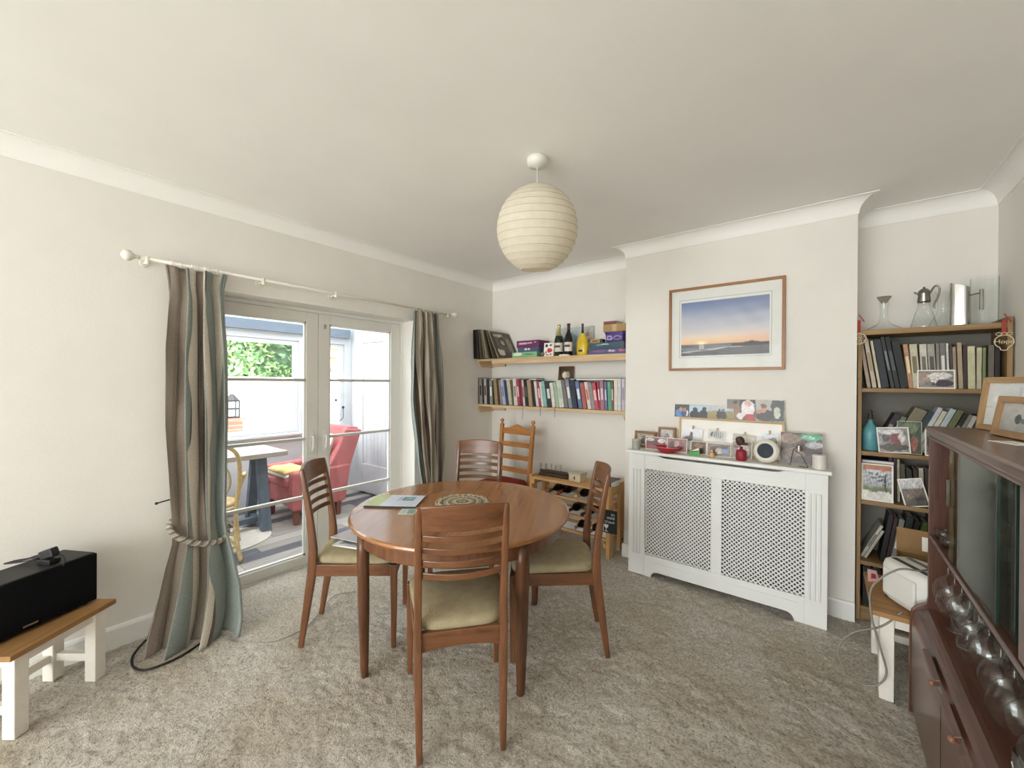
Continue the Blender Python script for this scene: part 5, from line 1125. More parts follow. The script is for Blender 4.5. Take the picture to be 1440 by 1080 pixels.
m = MB(); m.tube([(-.045, .01, 0), (-.03, 0, .1), (0, 0, .125)], .002, 6).tube([(.045, -.02, 0), (.01, 0, .07), (-.03, 0, .1)], .002, 6).tube([(.045, -.02, .001), (-.0, -.02, .001)], .002, 6); m.build('wire', BLACK, t)
MB().lathe([(.012, .09), (.012, .125), (.009, .128)], 16).build('cap', STEEL, t)
jar('storage_jar', 'white ceramic jar with lid at the bookcase end of the radiator cover', 'jar', -.03, 2.985, .036, .082, paint('#d9d6cd', .3, .04, name='glazed_white'), paint('#e3e1d9', .3, .03, name='glazed_lid'))

# ------------------------------------------------------------------ bookcase
BX0, BX1, BYF, BYB = .146, .752, 3.215, 3.483
BS = [1.40, 1.02, .725, .36]; BTOP = 1.748
def bookcase():
    t = thing('bookcase', 'waxed pine bookcase built into the alcove', 'bookcase', ((BX0 + BX1) / 2, 3.35, 0)); ox = (BX0 + BX1) / 2
    def b(n, x0, x1, y0, y1, z0, z1, ax): return MB().bx(x0 - ox, x1 - ox, y0 - 3.35, y1 - 3.35, z0, z1).build(n, OAKP[ax], t, bevel=.002)
    b('side_panel', BX0, BX0 + .02, BYF, BYB, 0, BTOP - .03, 'z'); b('side_panel', BX1 - .02, BX1, BYF, BYB, 0, BTOP + .03, 'z')
    b('top_board', BX0, BX1 - .02, BYF - .006, BYB, BTOP - .03, BTOP, 'x')
    b('back_strip', BX0, BX1 - .02, BYB - .012, BYB, BTOP, BTOP + .02, 'x')
    for z in BS: b('shelf', BX0 + .02, BX1 - .02, BYF + .004, BYB, z - .024, z, 'x')
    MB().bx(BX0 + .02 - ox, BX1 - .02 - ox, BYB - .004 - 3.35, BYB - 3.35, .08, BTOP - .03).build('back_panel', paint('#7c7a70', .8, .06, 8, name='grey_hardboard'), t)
    b('plinth', BX0 + .02, BX1 - .02, BYF + .02, BYF + .04, 0, .06, 'x'); b('shelf', BX0 + .02, BX1 - .02, BYF + .02, BYB, .06, .08, 'x')
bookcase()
B1 = [(1214.5, 1220, 480, 'pinkish tan', '#b59a80', 8), (1221.5, 1228, 475.5, 'cream-tan', '#c9b799', 8, '#a08a6c'), (1230, 1234, 478, 'thin cream', '#cfc5a6', 8), (1234.5, 1246, 476.5, 'tall dark navy', '#1c2430', 8), (1246.5, 1252, 472.5, 'black with grey bands', '#2c2f31', 9, '#7d8083'),
      (1252.5, 1260, 472.5, 'black spiral-bound', '#15171a', 9, '#4f5458'), (1260.5, 1273, 479, 'thick black', '#121416', 9), (1274, 1281, 483, 'orange and cream', '#c58a5e', 6, '#e0cfa6'), (1281.5, 1293, 483, 'wide cream', '#cfc7a4', 4, '#77705a'),
      (1295, 1305.5, 483, 'creamy white', '#d6d0bc', 3, '#6a655a'), (1306, 1317, 483, 'stone grey', '#aaa596', 3, '#57544c'), (1317.5, 1322, 482, 'thin grey', '#8c8a80', 2), (1322.5, 1331, 481, 'grey with white lettering', '#77756f', 2, '#d9d7cf'), (1331.5, 1335, 482, 'thin white', '#dcd9d0', 2),
      (1336, 1340, 484, 'thin dark grey', '#4a453f', 2), (1340.5, 1345.5, 487, 'tan', '#a88f70', 2), (1347, 1354, 481, 'pale brown', '#b8a07c', 2), (1354.5, 1360.5, 484, 'dark maroon', '#3f2420', 1), (1361, 1372, 486, 'pale yellow', '#d4cf9c', 1),
      (1374, 1381.5, 488, 'ivory', '#cac39c', 0), (1382, 1387, 488, 'moss green', '#7d8a4c', 0), (1390, 1399, 484, 'grey-brown', '#6f6655', 0), (1399.5, 1407.5, 484, 'black', '#1e1a18', 0)]
shelf_row(B1, 3.235, BS[0], .17, 'the top bookcase shelf', 'books on the top bookcase shelf', 515)
B2 = [(1240, 1251, 583, 'black', '#23211e', -24, '#8a8780'), (1252, 1261, 586, 'grey-green', '#6d7062', -24, '#b9bab0'), (1262, 1284, 577, 'wide olive tan', '#857a58', -24), (1285, 1296, 579, 'blue-black', '#2f3b45', -24), (1297, 1305, 573, 'pale blue-white', '#c3ccd2', -22),
      (1306, 1314, 578, 'cream', '#d3cfb4', -22), (1315, 1325, 575, 'pale blue', '#b9c9cf', -22), (1326, 1337, 577, 'olive green', '#747a4a', -22), (1338, 1346, 582, 'thin black', '#1c1b1a', -22, '#807e78'), (1347, 1353, 583, 'grey', '#8d8c80', -21), (1354, 1362, 585, 'white and black', '#c9c8c0', -20, '#2c2b29'), (1363, 1369, 583, 'dark grey', '#55524d', -20)]
shelf_row(B2, 3.285, BS[1], .15, 'the second bookcase shelf', 'books on the second bookcase shelf', 610)
B3 = [(1250, 1256, 642, 'maroon', '#4a2620', 1), (1257, 1261, 640, 'dark red', '#3a1d1a', 1), (1262, 1266, 645, 'thin cream', '#b5a888', 1), (1267, 1274, 652, 'grey-brown', '#57503f', 2), (1275, 1284, 660, 'black', '#201b19', 3, '#6a5f55'), (1285, 1292, 659, 'dark brown', '#33231d', 3, '#8a5a48'), (1293, 1300, 658, 'white', '#c4bda8', 3), (1301, 1309, 660, 'brown', '#4a3426', 3), (1310, 1320, 660, 'dark green', '#2c3a2c', 3), (1321, 1332, 660, 'navy', '#272e40', 2)]
shelf_row(B3, 3.29, BS[2], .14, 'the third bookcase shelf', 'books on the third bookcase shelf', 680)
B4 = [(1221, 1226, 737, 'white, steeply leaning', '#c9c4b4', -24, '#6a675e'), (1227, 1232, 745, 'ivory, steeply leaning', '#bfb9a4', -24), (1241, 1249, 722, 'black', '#1a1716', -8), (1250, 1256, 727, 'dark maroon', '#3f221d', -8), (1257, 1265, 730, 'grey and white', '#8d918e', -9, '#dcdcd6'), (1266, 1277, 725, 'dark green', '#2c3426', -9), (1278, 1286, 731, 'charcoal with pale lettering', '#22211f', -10, '#a09d94'), (1288, 1298, 735, 'leaf green', '#55752f', -12), (1300, 1310, 730, 'brown', '#4a3a2c', -10), (1312, 1322, 730, 'black-brown', '#26201c', -8)]
shelf_row(B4, 3.27, BS[3], .16, 'the fourth bookcase shelf', 'books on the fourth bookcase shelf', 765)
# bound folders in the dark bottom bay
for k, (x, c_, n_) in enumerate(((.18, '#1d1b1b', 'black'), (.225, '#26211f', 'brown-black'), (.27, '#1f2420', 'green-black'))):
    book('%s file box standing in the lowest bay of the bookcase' % n_, (x, 3.27, .081), .04, .23, .19, c_, 0, 'file boxes in the lowest bay', None, 0, None, 'file_box')
def on_shelf(label, px0, px1, py_top, z, Y, fn, lean=.1, tilt=0, cat='photo', border=.006, rz=0):
    a, b = at_y(px0, py_top, Y), at_y(px1, py_top, Y); return photo('photo', label, cat, b.x - a.x, a.z - z, fn, ((a.x + b.x) / 2, Y, z + .001), rz, lean, tilt, border, .0015)
on_shelf('white-bordered black and white photo in front of the top bookcase shelf books', 1290, 1344, 520.5, BS[0], 3.223, blobs('#8d8884', [(.15, .65, .16, .25, '#b0948a'), (.6, .7, .35, .2, '#d4d0cc'), (.7, .25, .3, .2, '#3a3440'), (.3, .2, .2, .15, '#77706a'), (.45, .45, .1, .2, '#e0dedb'), (.42, .25, .06, .1, '#5a3a30')], .2))
on_shelf('white-bordered photo of terraced houses on the second bookcase shelf', 1236, 1282, 600, BS[1], 3.235, blobs('#8d8886', [(.25, .6, .15, .2, '#5a4a48'), (.6, .55, .2, .25, '#7a3a38'), (.8, .6, .1, .2, '#c9c4c0'), (.5, .2, .5, .15, '#4a4038'), (.4, .85, .5, .1, '#c4c6c8')], .2), .08, -.08)
on_shelf('dark green landscape card behind the houses photo on the second bookcase shelf', 1262, 1297, 592, BS[1], 3.262, blobs('#4a5a44', [(.5, .8, .4, .15, '#6a7a5c'), (.7, .3, .15, .25, '#a96a58'), (.3, .3, .2, .2, '#34402f')], .2), .08, 0, 'card', .002)
on_shelf('narrow white-bordered photo on the second bookcase shelf beside the sideboard', 1301, 1322, 603, BS[1], 3.235, blobs('#77706a', [(.4, .5, .3, .3, '#3a342e'), (.6, .8, .3, .1, '#b0aaa0')], .25), .08)
def treepic(U, V):
    o = blobs([(0, '#dcdad2'), (.24, '#dcdad2'), (.25, '#55643a'), (.36, '#77834a'), (.42, '#a8aeb4'), (.85, '#cdd0d4'), (.86, '#a8673c'), (1, '#a8673c')], [(.8, .5, .04, .3, '#2a2420'), (.62, .7, .2, .02, '#3a322c'), (.5, .62, .3, .015, '#3a322c'), (.66, .55, .2, .015, '#3a322c'), (.4, .75, .25, .015, '#4a4038')], .1, 3)(U, V)
    br = (np.sin(23 * U + 31 * V) * np.sin(37 * U - 19 * V) > .35) & (V > .42) & (V < .84); o[br] *= .45; return o
on_shelf('calendar picture of a bare spreading tree on the third bookcase shelf', 1211.5, 1257, 651, BS[2], 3.232, treepic, .06, 0, 'calendar', .008)
on_shelf('white-bordered photo of a dark moorland valley on the third bookcase shelf', 1273, 1310, 672, BS[2], 3.23, blobs([(0, '#3a342e'), (.3, '#5a4e44'), (.5, '#77665a'), (.62, '#5f5a50'), (.68, '#c4c4c4'), (1, '#d8d8da')], [(.3, .35, .2, .08, '#8a705c'), (.7, .25, .2, .08, '#2c2824')], .2), .2, -.22, rz=0)
o = MB().bx(-.09, .06, -.05, .1, 0, .004).bx(-.09, .06, -.05, .1, .02, .024).bx(-.09, -.086, -.05, .1, .004, .02).build('book', paint('#3d3252', .6, name='book_cover')); place(o, (.26, 3.33, BS[2] + .215), (0, 0, 0)); tag(o, 'dark purple book lying on top of the third bookcase shelf row', 'book'); MB().bx(-.086, .056, -.046, .096, .004, .02).build('pages', PAPER, o)
st = MB().bx(-.085, .055, -.045, .09, 0, .2).build('album', paint('#5a4a40', .7, .1, name='brown_album')); place(st, (.26, 3.335, BS[2] + .0008)); tag(st, 'upright brown album standing just behind the tree calendar', 'album'); MB().bx(-.08, .05, -.0458, -.0452, .16, .19).build('label_strip', PAPER, st)
def bluebottle():
    p = at_y(1224, 600, 3.3); t = thing('blue_bottle', 'turquoise painted bottle on the second bookcase shelf', 'bottle', (p.x, 3.30, BS[1] + .0008))
    MB().lathe([(.036, 0), (.04, .006), (.041, .1), (.038, .125), (.024, .152), (.013, .168), (.0115, .19)], 24).build('body', paint('#5f9ea6', .4, .06, 20, name='turquoise'), t, smooth=True)
    MB().lathe([(.0125, .188), (.0125, .215), (.009, .218), (.009, .24), (.004, .242)], 16).build('stopper', paint('#3a2c22', .5, name='dark_cork'), t)
bluebottle()
# glassware on top
def dec(label, px, Y, prof, sil=None):
    p = at_y(px, 450, Y); t = thing('decanter', label, 'decanter', (p.x, Y, BTOP + .0008)); MB().lathe(prof, 28, cap1=False).build('body', GLASSW, t, smooth=True); return t
t = dec('clear ship\'s decanter with tall neck and wide base on the bookcase', 1243, 3.30, [(.082, 0), (.084, .006), (.06, .022), (.03, .04), (.02, .06), (.017, .1), (.019, .15), (.022, .17)])
MB().lathe([(.012, .165), (.018, .172), (.033, .2), (.034, .203), (.001, .203)], 24).build('stopper', clear('smoked_glass', (.6, .6, .56), (.25, .25, .22)), t, smooth=True)
t = dec('cut-glass claret jug with silver lid and curved handle on the bookcase', 1299, 3.30, [(.054, 0), (.056, .006), (.05, .03), (.036, .09), (.026, .12), (.024, .135), (.026, .15)])
SIL = paint('#8f8c84', .3, .1, 20, metal=1, name='tarnished_silver')
MB().lathe([(.027, .148), (.029, .155), (.025, .19), (.027, .195), (.024, .215), (.016, .225), (.006, .23), (.006, .236), (.002, .24)], 20).build('lid', SIL, t, smooth=True); MB().beam((-.024, 0, .2), (-.042, 0, .212), .02, .008, w2=.006).build('spout', SIL, t)
MB().tube(spline([(.024, 0, .2), (.045, 0, .238), (.062, 0, .225), (.058, 0, .18), (.044, 0, .14), (.04, 0, .118), (.046, 0, .112)], 8), .0048, 8).build('handle', SIL, t, smooth=True)
gr = MB(); 
for k in range(14):
    a = 2 * PI * k / 14
    for s in (-1, 1): gr.tube([((.0565 - .019 * q) * math.cos(a + s * q * .9), (.0565 - .019 * q) * math.sin(a + s * q * .9), .012 + .08 * q) for q in (0, .25, .5, .75, 1)], .0009, 4)
gr.build('cut_pattern', GLASSW, t)
dec('low clear ringed decanter behind the steel jug on the bookcase', 1326, 3.38, [(.062, 0), (.064, .006), (.05, .04), (.026, .09), (.02, .11), (.024, .118), (.019, .126), (.024, .134), (.019, .142), (.023, .15), (.026, .2), (.034, .215)])
p = at_y(1350, 450, 3.28); t = thing('steel_jug', 'slant-topped stainless steel jug with bar handle on the bookcase', 'jug', (p.x, 3.285, BTOP + .0008), -.25)
n = 28; vs = []
for r, zf in ((.036, 0), (.038, .004), (.038, 1.0), (.035, 1.0), (.034, .9)):
    for k in range(n):
        a = 2 * PI * k / n; e = .55; x = math.copysign(abs(math.cos(a)) ** e, math.cos(a)) * r; y = math.copysign(abs(math.sin(a)) ** e, math.sin(a)) * r * .9
        z = zf if zf < .1 else (.225 - .45 * (x + .0)) * zf; vs.append((x, y, z))
m = MB().add(vs, [(i * n + k, i * n + (k + 1) % n, (i + 1) * n + (k + 1) % n, (i + 1) * n + k) for i in range(4) for k in range(n)] + [tuple(range(n - 1, -1, -1)), tuple(4 * n + k for k in range(n))]); m.build('body', STEEL, t, smooth=False)
MB().tube([(.036, 0, .165), (.075, 0, .172)], .004, 8).tube([(.078, 0, .19), (.078, 0, .08)], .0085, 12).build('handle', STEEL, t, smooth=False)
p = at_y(1384, 450, 3.37); o = MB().lathe([(.05, 0), (.052, .006), (.054, .27), (.0555, .272)], 32, cap1=False).build('glass_vase', GLASSW, smooth=True); place(o, (p.x, 3.37, BTOP + .0008)); tag(o, 'tall clear cylindrical glass vase at the wall end of the bookcase top', 'vase')
# hanging wooden ornaments
def ornament(label, px, word):
    a = at_y(px, 455, 3.205); a.x = min(a.x, .718); t = thing('hanging_ornament', label, 'ornament', (a.x, 3.204, a.z), 0, 'pale wooden ornaments hung on the bookcase')
    RD = paint('#9c3a2e', .7, .1, name='red_ribbon'); CR = paint('#d2c4a4', .7, .06, 40, name='pale_ply')
    MB().bx(-.008, .008, -.003, 0, -.06, .02).box((.012, -.001, .03), (.006, .003, .05), rot(0, -.5, 0)).build('ribbon', RD, t, bevel=.001)
    m = MB(); n = 40; pts = []
    for k in range(n):
        u = 2 * PI * k / n; pts.append((.0022 * 16 * math.sin(u) ** 3 if False else .033 * math.cos(u), -.004, -.092 + .033 * math.sin(u) - (.012 * abs(math.sin(u)) if (math.sin(u) < -.9 and word) else 0)))
    m.tube(pts, .0026, 6, True)
    if word:
        for s in (-1, 0, 1): m.tube([(s * .018 + .011 * math.cos(2 * PI * q / 14), -.004, -.052 + .007 * math.sin(2 * PI * q / 14)) for q in range(14)], .0018, 5, True)
        m.build('hoop', CR, t, smooth=True); text('lettering', word, .03, CR, t, (0, -.004, -.092), (PI / 2, 0, 0), .001)
    else:
        for k in range(8):
            b = 2 * PI * k / 8; m.tube([(.018 * math.cos(b) + .012 * math.cos(2 * PI * q / 12), -.004, -.092 + .018 * math.sin(b) + .012 * math.sin(2 * PI * q / 12)) for q in range(12)], .0014, 5, True)
        m.build('hoop', CR, t, smooth=True)
ornament('round filigree wooden ornament on a red ribbon at the chimney side of the bookcase', 1208, None)
ornament('round wooden ornament reading Hope hanging at the wall side of the bookcase', 1419, 'Hope')

# ------------------------------------------------------------------ bench, toaster and box by the sideboard
B2Z = .40
bench('bench', 'small oak-topped white bench carrying the white toaster beside the sideboard', (.385, 2.685, 0), 0, .44, .48, B2Z, 0)
def toaster():
    # long axis roughly along the bench, seen from above its near end
    t = thing('toaster', 'white toaster with two slots standing on the bench', 'toaster', (.345, 2.60, B2Z + .001), math.radians(32))
    W_ = paint('#e6e5e0', .35, .02, 8, name='white_plastic')
    def shell(z0, z1, hw, hl, e=.7, n=44, inset=0):
        vs = []
        prof = [(0.9, z0), (1, z0 + .012), (1, z1 - .04), (.95, z1 - .014), (.82, z1)]
        for k, z in prof:
            for q in range(n):
                a = 2 * PI * q / n; vs.append((math.copysign(abs(math.cos(a)) ** e, math.cos(a)) * hw * k, math.copysign(abs(math.sin(a)) ** e, math.sin(a)) * hl * k, z))
        return MB().add(vs, [(i * n + q, i * n + (q + 1) % n, (i + 1) * n + (q + 1) % n, (i + 1) * n + q) for i in range(4) for q in range(n)] + [tuple(range(n - 1, -1, -1)), tuple(4 * n + q for q in range(n))])
    shell(.006, .185, .092, .15).build('body', W_, t, smooth=True)
    MB().bx(-.1, -.085, -.085, .085, .03, .15).build('side_panel', W_, t, bevel=.007, segs=3)
    for x in (-.035, .03): MB().bx(x - .012, x + .012, -.105, .105, .183, .1865).build('slot', paint('#3c3b39' if x < 0 else '#77756f', .6, name='slot_dark'), t)
    MB().bx(-.012, .012, -.166, -.14, .1, .112).build('lever', paint('#8a8985', .4, name='lever_grey'), t, bevel=.003)
    for x in (-.06, .06):
        for y in (-.1, .1): MB().lathe([(.012, 0), (.012, .008)], 10, (x, y, 0)).build('foot', BLACK, t)
toaster()
pts = [Vector((.41, 2.66, .585)), Vector((.33, 2.50, .605)), Vector((.25, 2.46, .60)), Vector((.17, 2.46, .50)), Vector((.165, 2.44, .38)), Vector((.195, 2.42, .25)), Vector((.215, 2.42, .14)), Vector((.17, 2.42, .07)), Vector((.09, 2.43, .07)), Vector((.05, 2.44, .17)), Vector((.10, 2.44, .27)), Vector((.2, 2.46, .33)), Vector((.27, 2.47, .415))]
o = MB().tube([p - pts[0] for p in spline(pts, 10)], .0042, 8).build('toaster_lead', paint('#8b867d', .5, name='grey_flex2'), smooth=True); o.location = pts[0]; tag(o, 'grey power lead looping down from the toaster to the carpet', 'cable')
t = thing('cardboard_box', 'open brown cardboard box with a white label behind the toaster', 'box', (.455, 2.83, B2Z + .001), math.radians(-6)); KR = paint('#8f7048', .8, .07, 20, .1, 80, name='kraft_box')
w, d, h = .34, .16, .15
for a in (MB().bx(-w / 2, w / 2, -d / 2, -d / 2 + .004, 0, h), MB().bx(-w / 2, w / 2, d / 2 - .004, d / 2, 0, h), MB().bx(-w / 2, -w / 2 + .004, -d / 2, d / 2, 0, h), MB().bx(w / 2 - .004, w / 2, -d / 2, d / 2, 0, h), MB().bx(-w / 2, w / 2, -d / 2, d / 2, 0, .004)): a.build('wall_panel', KR, t)
fl = MB().bx(-w / 2, w / 2, 0, .004, 0, .12).build('flap', KR, t); place(fl, (0, d / 2 - .004, h), (-.35, 0, 0))
MB().bx(-.075, .07, -.0008, 0, .02, .09).build('label_sheet', PAPER, fl); MB().bx(-.02, .04, -.0014, -.0008, .035, .042).build('label_print', BLACK, fl)
f2 = MB().bx(-w / 2, w / 2, 0, .004, 0, .09).build('flap', KR, t); place(f2, (0, -d / 2, h), (1.9, 0, 0))
o = MB().add([(-.03, 0, 0), (.03, .004, 0), (.026, .012, .05), (-.02, .006, .06)], [(0, 1, 2, 3)]).build('tissue_scrap', paint('#e0b9b4', .8, .1, name='pink_tissue'), solid=.002); place(o, (.20, 2.80, B2Z + .001), (-.2, 0, .6)); tag(o, 'scrap of pink and white paper beside the toaster', 'paper'); MB().add([(-.016, -.003, .015), (.012, -.002, .015), (.01, 0, .035), (-.01, -.001, .04)], [(0, 1, 2, 3)]).build('print', paint('#a83a44', .7, name='red_print'), o)

# ------------------------------------------------------------------ sideboard
SX, SLX, SY1, SY0 = .34, .287, 2.43, .80       # upper front, lower front, alcove end, near end
STZ, SCZ, SHZ, SLZ = 1.247, 1.196, .795, .495
def sideboard():
    t = thing('sideboard', 'dark mahogany sideboard with sliding glass doors along the right-hand wall', 'sideboard', (.52, (SY0 + SY1) / 2, 0)); oy = (SY0 + SY1) / 2
    t['label'] = 'dark mahogany sideboard with sliding glass doors, full of glassware'
    def part(m, name, mat, bevel=.002, par=None):
        m.v = [(a - .52, b - oy, c_) for a, b, c_ in m.v]; return fix_normals(m.build(name, mat, par or t, bevel=bevel))
    BK = XR - .022
    prof = [(SX - .012, STZ - .008), (SX - .008, STZ), (BK, STZ), (BK, SCZ + .012), (SX + .012, SCZ + .012), (SX + .012, SCZ), (SX, SCZ), (SX - .002, SCZ + .008), (SX + .004, SCZ + .012), (SX + .004, STZ - .018), (SX - .008, STZ - .014)]
    part(MB().prism(prof, SY0, SY1 + .004), 'top', MAHO['y'])
    # end panels: upper part flares out to the deeper base
    end = [(SLX, 0.02), (SLX, SLZ - .07), (SLX + .006, SLZ - .035), (SLX + .022, SLZ - .012), (SX - .004, SLZ + .004), (SX + .001, SLZ + .03), (SX + .001, SCZ), (BK, SCZ), (BK, .02)]
    for y in (SY0, SY1 - .018): part(MB().prism(end, y, y + .018), 'end_panel', MAHO['z'])
    part(MB().bx(BK - .008, BK, SY0 + .018, SY1 - .018, .03, SCZ), 'back_panel', MAHO['y'])
    part(MB().bx(SX + .002, BK - .008, SY0 + .018, SY1 - .018, SHZ - .018, SHZ), 'shelf', MAHO['y'], .003)
    # lower cabinet with rounded front edge
    a = SLX + .004; low = [(a, .06), (a, SLZ - .075)] + [(a + .06 * (1 - math.cos(q)), SLZ - .075 + .062 * math.sin(q)) for q in [PI / 2 * k / 8 for k in range(1, 9)]] + [(BK - .01, SLZ - .013), (BK - .01, .06)]
    part(MB().prism(low, SY0 + .019, SY1 - .019), 'lower_cabinet', MAHO['y'], 0)
    part(MB().bx(SLX + .05, BK - .01, SY0 + .019, SY1 - .019, 0, .06), 'plinth', MAHO['y'])
    for y0, y1 in ((1.87, 2.07), (1.605, 1.80), (1.34, 1.535)):
        h = part(MB().prism([(a, .448), (a - .012, .452), (a - .016, .458), (a - .012, .464), (a + .003, .470)], y0, y1), 'handle', MAHO['y'], .001)
        part(MB().sphere((a - .016, y0 + .004, .452), .009, 12, 8), 'knob', paint('#8a5c48', .3, .05, name='knob_bronze'), 0, h)
    for y in (1.842, 1.575): part(MB().bx(a - .0008, a + .002, y - .0012, y + .0012, .07, .42), 'door_gap', BLACK, 0)
    # partition, solid door and sliding panes
    part(MB().bx(SX + .03, BK - .01, 1.435, 1.453, SHZ, SCZ), 'partition', MAHO['z'])
    part(MB().bx(SX + .006, SX + .026, .82, 1.43, SHZ + .004, SCZ - .004), 'cupboard_door', MAHO['z'])
    gx = SX + .008
    G = clear('sliding_glass', (.86, .9, .87), (.55, .62, .58), 1.0, .0, .08)
    ED = paint('#20302a', .2, .05, name='glass_edge')
    for x, y0, y1 in ((gx, 1.595, 2.105), (gx + .012, 1.51, 2.02)):
        p = part(MB().bx(x, x + .005, y0, y1, SHZ + .004, SCZ - .002), 'sliding_pane', G, 0); part(MB().bx(x - .0004, x + .0054, y0 - .003, y0, SHZ + .004, SCZ - .002), 'pane_edge', ED, 0, p)
        if y1 > 2.1: part(MB().bx(x - .012, x, 2.075, 2.10, .985, 1.085), 'glass_pull', clear('pull_glass', (.85, .88, .86), (.5, .52, .5)), .004, p)
    part(MB().bx(SX + .09, BK - .012, 1.454, SY1 - .02, 1.0, 1.006), 'glass_shelf', clear('shelf_glass', (.9, .95, .93), (.6, .7, .66)), 0)
    for x in (SX + .022, SX + .058, SX + .10, SX + .136): part(MB().bx(x - .006, x + .006, SY0 + .02, SY1 - .02, SHZ - .03, SHZ - .018), 'hanging_rail', MAHO['y'], .001)
    return t
sideboard()
def wine_glass_mesh(H, rb, rf, bowl):
    pr = [(rf, 0), (rf, .002), (.012, .005), (.0036, .012), (.0036, H - bowl - .004), (.008, H - bowl + .002)]
    pr += [(rb * math.sin(a) , H - bowl + .004 + (bowl - .004) * (1 - math.cos(a)) / 1.65) for a in [math.radians(q) for q in (20, 40, 60, 80, 95, 110, 125)]]
    return MB().lathe(pr, 20, cap0=True, cap1=False)
wg = [wine_glass_mesh(.205, .044, .033, .10), wine_glass_mesh(.185, .040, .031, .085), wine_glass_mesh(.225, .049, .036, .12)]
wgm = []
for k, m in enumerate(wg):
    o = m.build('wine_glass', GLASSW, smooth=True); wgm.append(o.data); bpy.data.objects.remove(o)
def wg_at(kind, x, y, z, flip, label, group):
    o = bpy.data.objects.new('wine_glass', wgm[kind]); COL.objects.link(o); o.location = (x, y, z); o.rotation_euler = (PI if flip else 0, 0, random.uniform(0, 6)); tag(o, label, 'glass', group); return o
n = 0
rowsg = [(SX + .04, 'front'), (SX + .118, 'rear')]
for x, rw in rowsg:
    ys = [2.30 - .101 * k for k in range(12)]
    for k, y in enumerate(ys):
        if y < 1.1: continue
        wg_at((k * 2 + (rw == 'rear')) % 3, x, y + (.03 if rw == 'rear' else 0), SHZ - .0155, True, 'upturned wine glass under the sideboard shelf, %s in the %s hanging row' % (ORD[k + 1], rw), 'wine glasses hanging under the sideboard shelf')
CUT = clear('cut_crystal', (.93, .95, .95), (.3, .33, .33), 1, .04, .12)
def cut_tumbler(label, x, y, z, r, h, group):
    t = thing('crystal_tumbler', label, 'glass', (x, y, z + .0006), 0, group)
    pr = [(r * .85, 0), (r * .9, .004), (r, h), (r * .94, h), (r * .8, .01), (.001, .009)]; MB().lathe(pr, 16, cap1=False).build('body', CUT, t)
    m = MB()
    for k in range(12):
        a = 2 * PI * k / 12; b = a + .5
        m.tube([(r * .93 * math.cos(a), r * .93 * math.sin(a), .006), (r * .98 * math.cos(b), r * .98 * math.sin(b), h * .7)], .0016, 4).tube([(r * .93 * math.cos(b), r * .93 * math.sin(b), .006), (r * .98 * math.cos(a), r * .98 * math.sin(a), h * .7)], .0016, 4)
    m.build('cut_pattern', CUT, t)
lt = SLZ - .0125
for k, (x, y) in enumerate(((.385, 1.46), (.40, 1.36), (.385, 1.27), (.47, 1.40), (.475, 1.30))): cut_tumbler('cut-crystal tumbler standing on the lower cabinet of the sideboard, %s from the alcove end' % ORD[k + 1], x, y, lt, .04, .085, 'crystal tumblers on the lower sideboard cabinet')
for k, (x, y) in enumerate(((.395, 2.25), (.47, 2.32), (.40, 2.13), (.50, 2.18))):
    o = MB().lathe([(.028, 0), (.029, .003), (.006, .01), (.006, .03), (.03, .075), (.05, .105), (.052, .106), (.03, .074), (.001, .034)], 20, cap1=False).build('sundae_glass', GLASSW, smooth=True); place(o, (x, y, lt + .0008)); tag(o, 'flared stem dish on the lower sideboard cabinet, %s from the alcove end' % ORD[k + 1], 'glass', 'stem dishes on the lower sideboard cabinet')
k = 0
for z, zz in ((SHZ + .0006, 'bottom'), (1.0068, 'upper')):
    for x in (SX + .14, SX + .25, SX + .34):
        for y in (2.33, 2.2, 2.07, 1.94, 1.81, 1.70):
            k += 1; col_ = {SX + .14: 'front', SX + .25: 'middle', SX + .34: 'back'}[x]; oy_ = {2.33: 'first', 2.2: 'second', 2.07: 'third', 1.94: 'fourth', 1.81: 'fifth', 1.70: 'sixth'}[y]
            lab = 'glass inside the sideboard, %s in the %s row of the %s shelf' % (oy_, col_, zz)
            if (k * 7) % 3: wg_at(1, x, y, z, False, 'stemmed ' + lab, 'glasses inside the sideboard')
            else: tumbler('straight ' + lab, x, y, z, .032, .1, 'glasses inside the sideboard')
for k, (x, y) in enumerate(((SX + .035, 2.36), (SX + .035, 2.26))):
    tumbler('low glass at the open end of the sideboard shelf, %s from the alcove' % ORD[k + 1], x, y, SHZ, .026, .04, 'low glasses in front of the panes')
# frames on top
FO = {a: wood('#94734c', '#bb986a', a, .5, 1.1, 'light_oak') for a in 'xyz'}
seascape = blobs([(0, '#a9a9a6'), (.3, '#b9b9b6'), (1, '#d2d1cc')], [(.6, .45, .1, .18, '#3a3f48'), (.75, .4, .1, .1, '#6a6f78')], .05)
ice = blobs('#e6eaea', [(.3, .6, .2, .1, '#f4f6f6'), (.2, .4, .4, .01, '#c9d2d4'), (.7, .5, .2, .3, '#eef1f0'), (.6, .7, .02, .25, '#d5dbe0')], .02)
def frame_dir(label, p0, dirv, w, h, fn, lean, bar, wm):
    d = Vector(dirv).normalized(); c = Vector(p0) + d * w / 2; return framed('framed_photo', label, 'picture frame', w, h, fn, (c.x, c.y, STZ + .001), math.atan2(d.y, d.x), lean, bar, .018, wm)
frame_dir('larger pale oak frame with a bright print on top of the sideboard', (.475, 2.41), (.09, -.30), .30, .205, ice, .12, .022, FO)
frame_dir('smaller brown oak frame with a grey seascape on top of the sideboard', (.462, 2.165), (.028, -.184), .21, .137, seascape, .16, .022, FRAMEW)
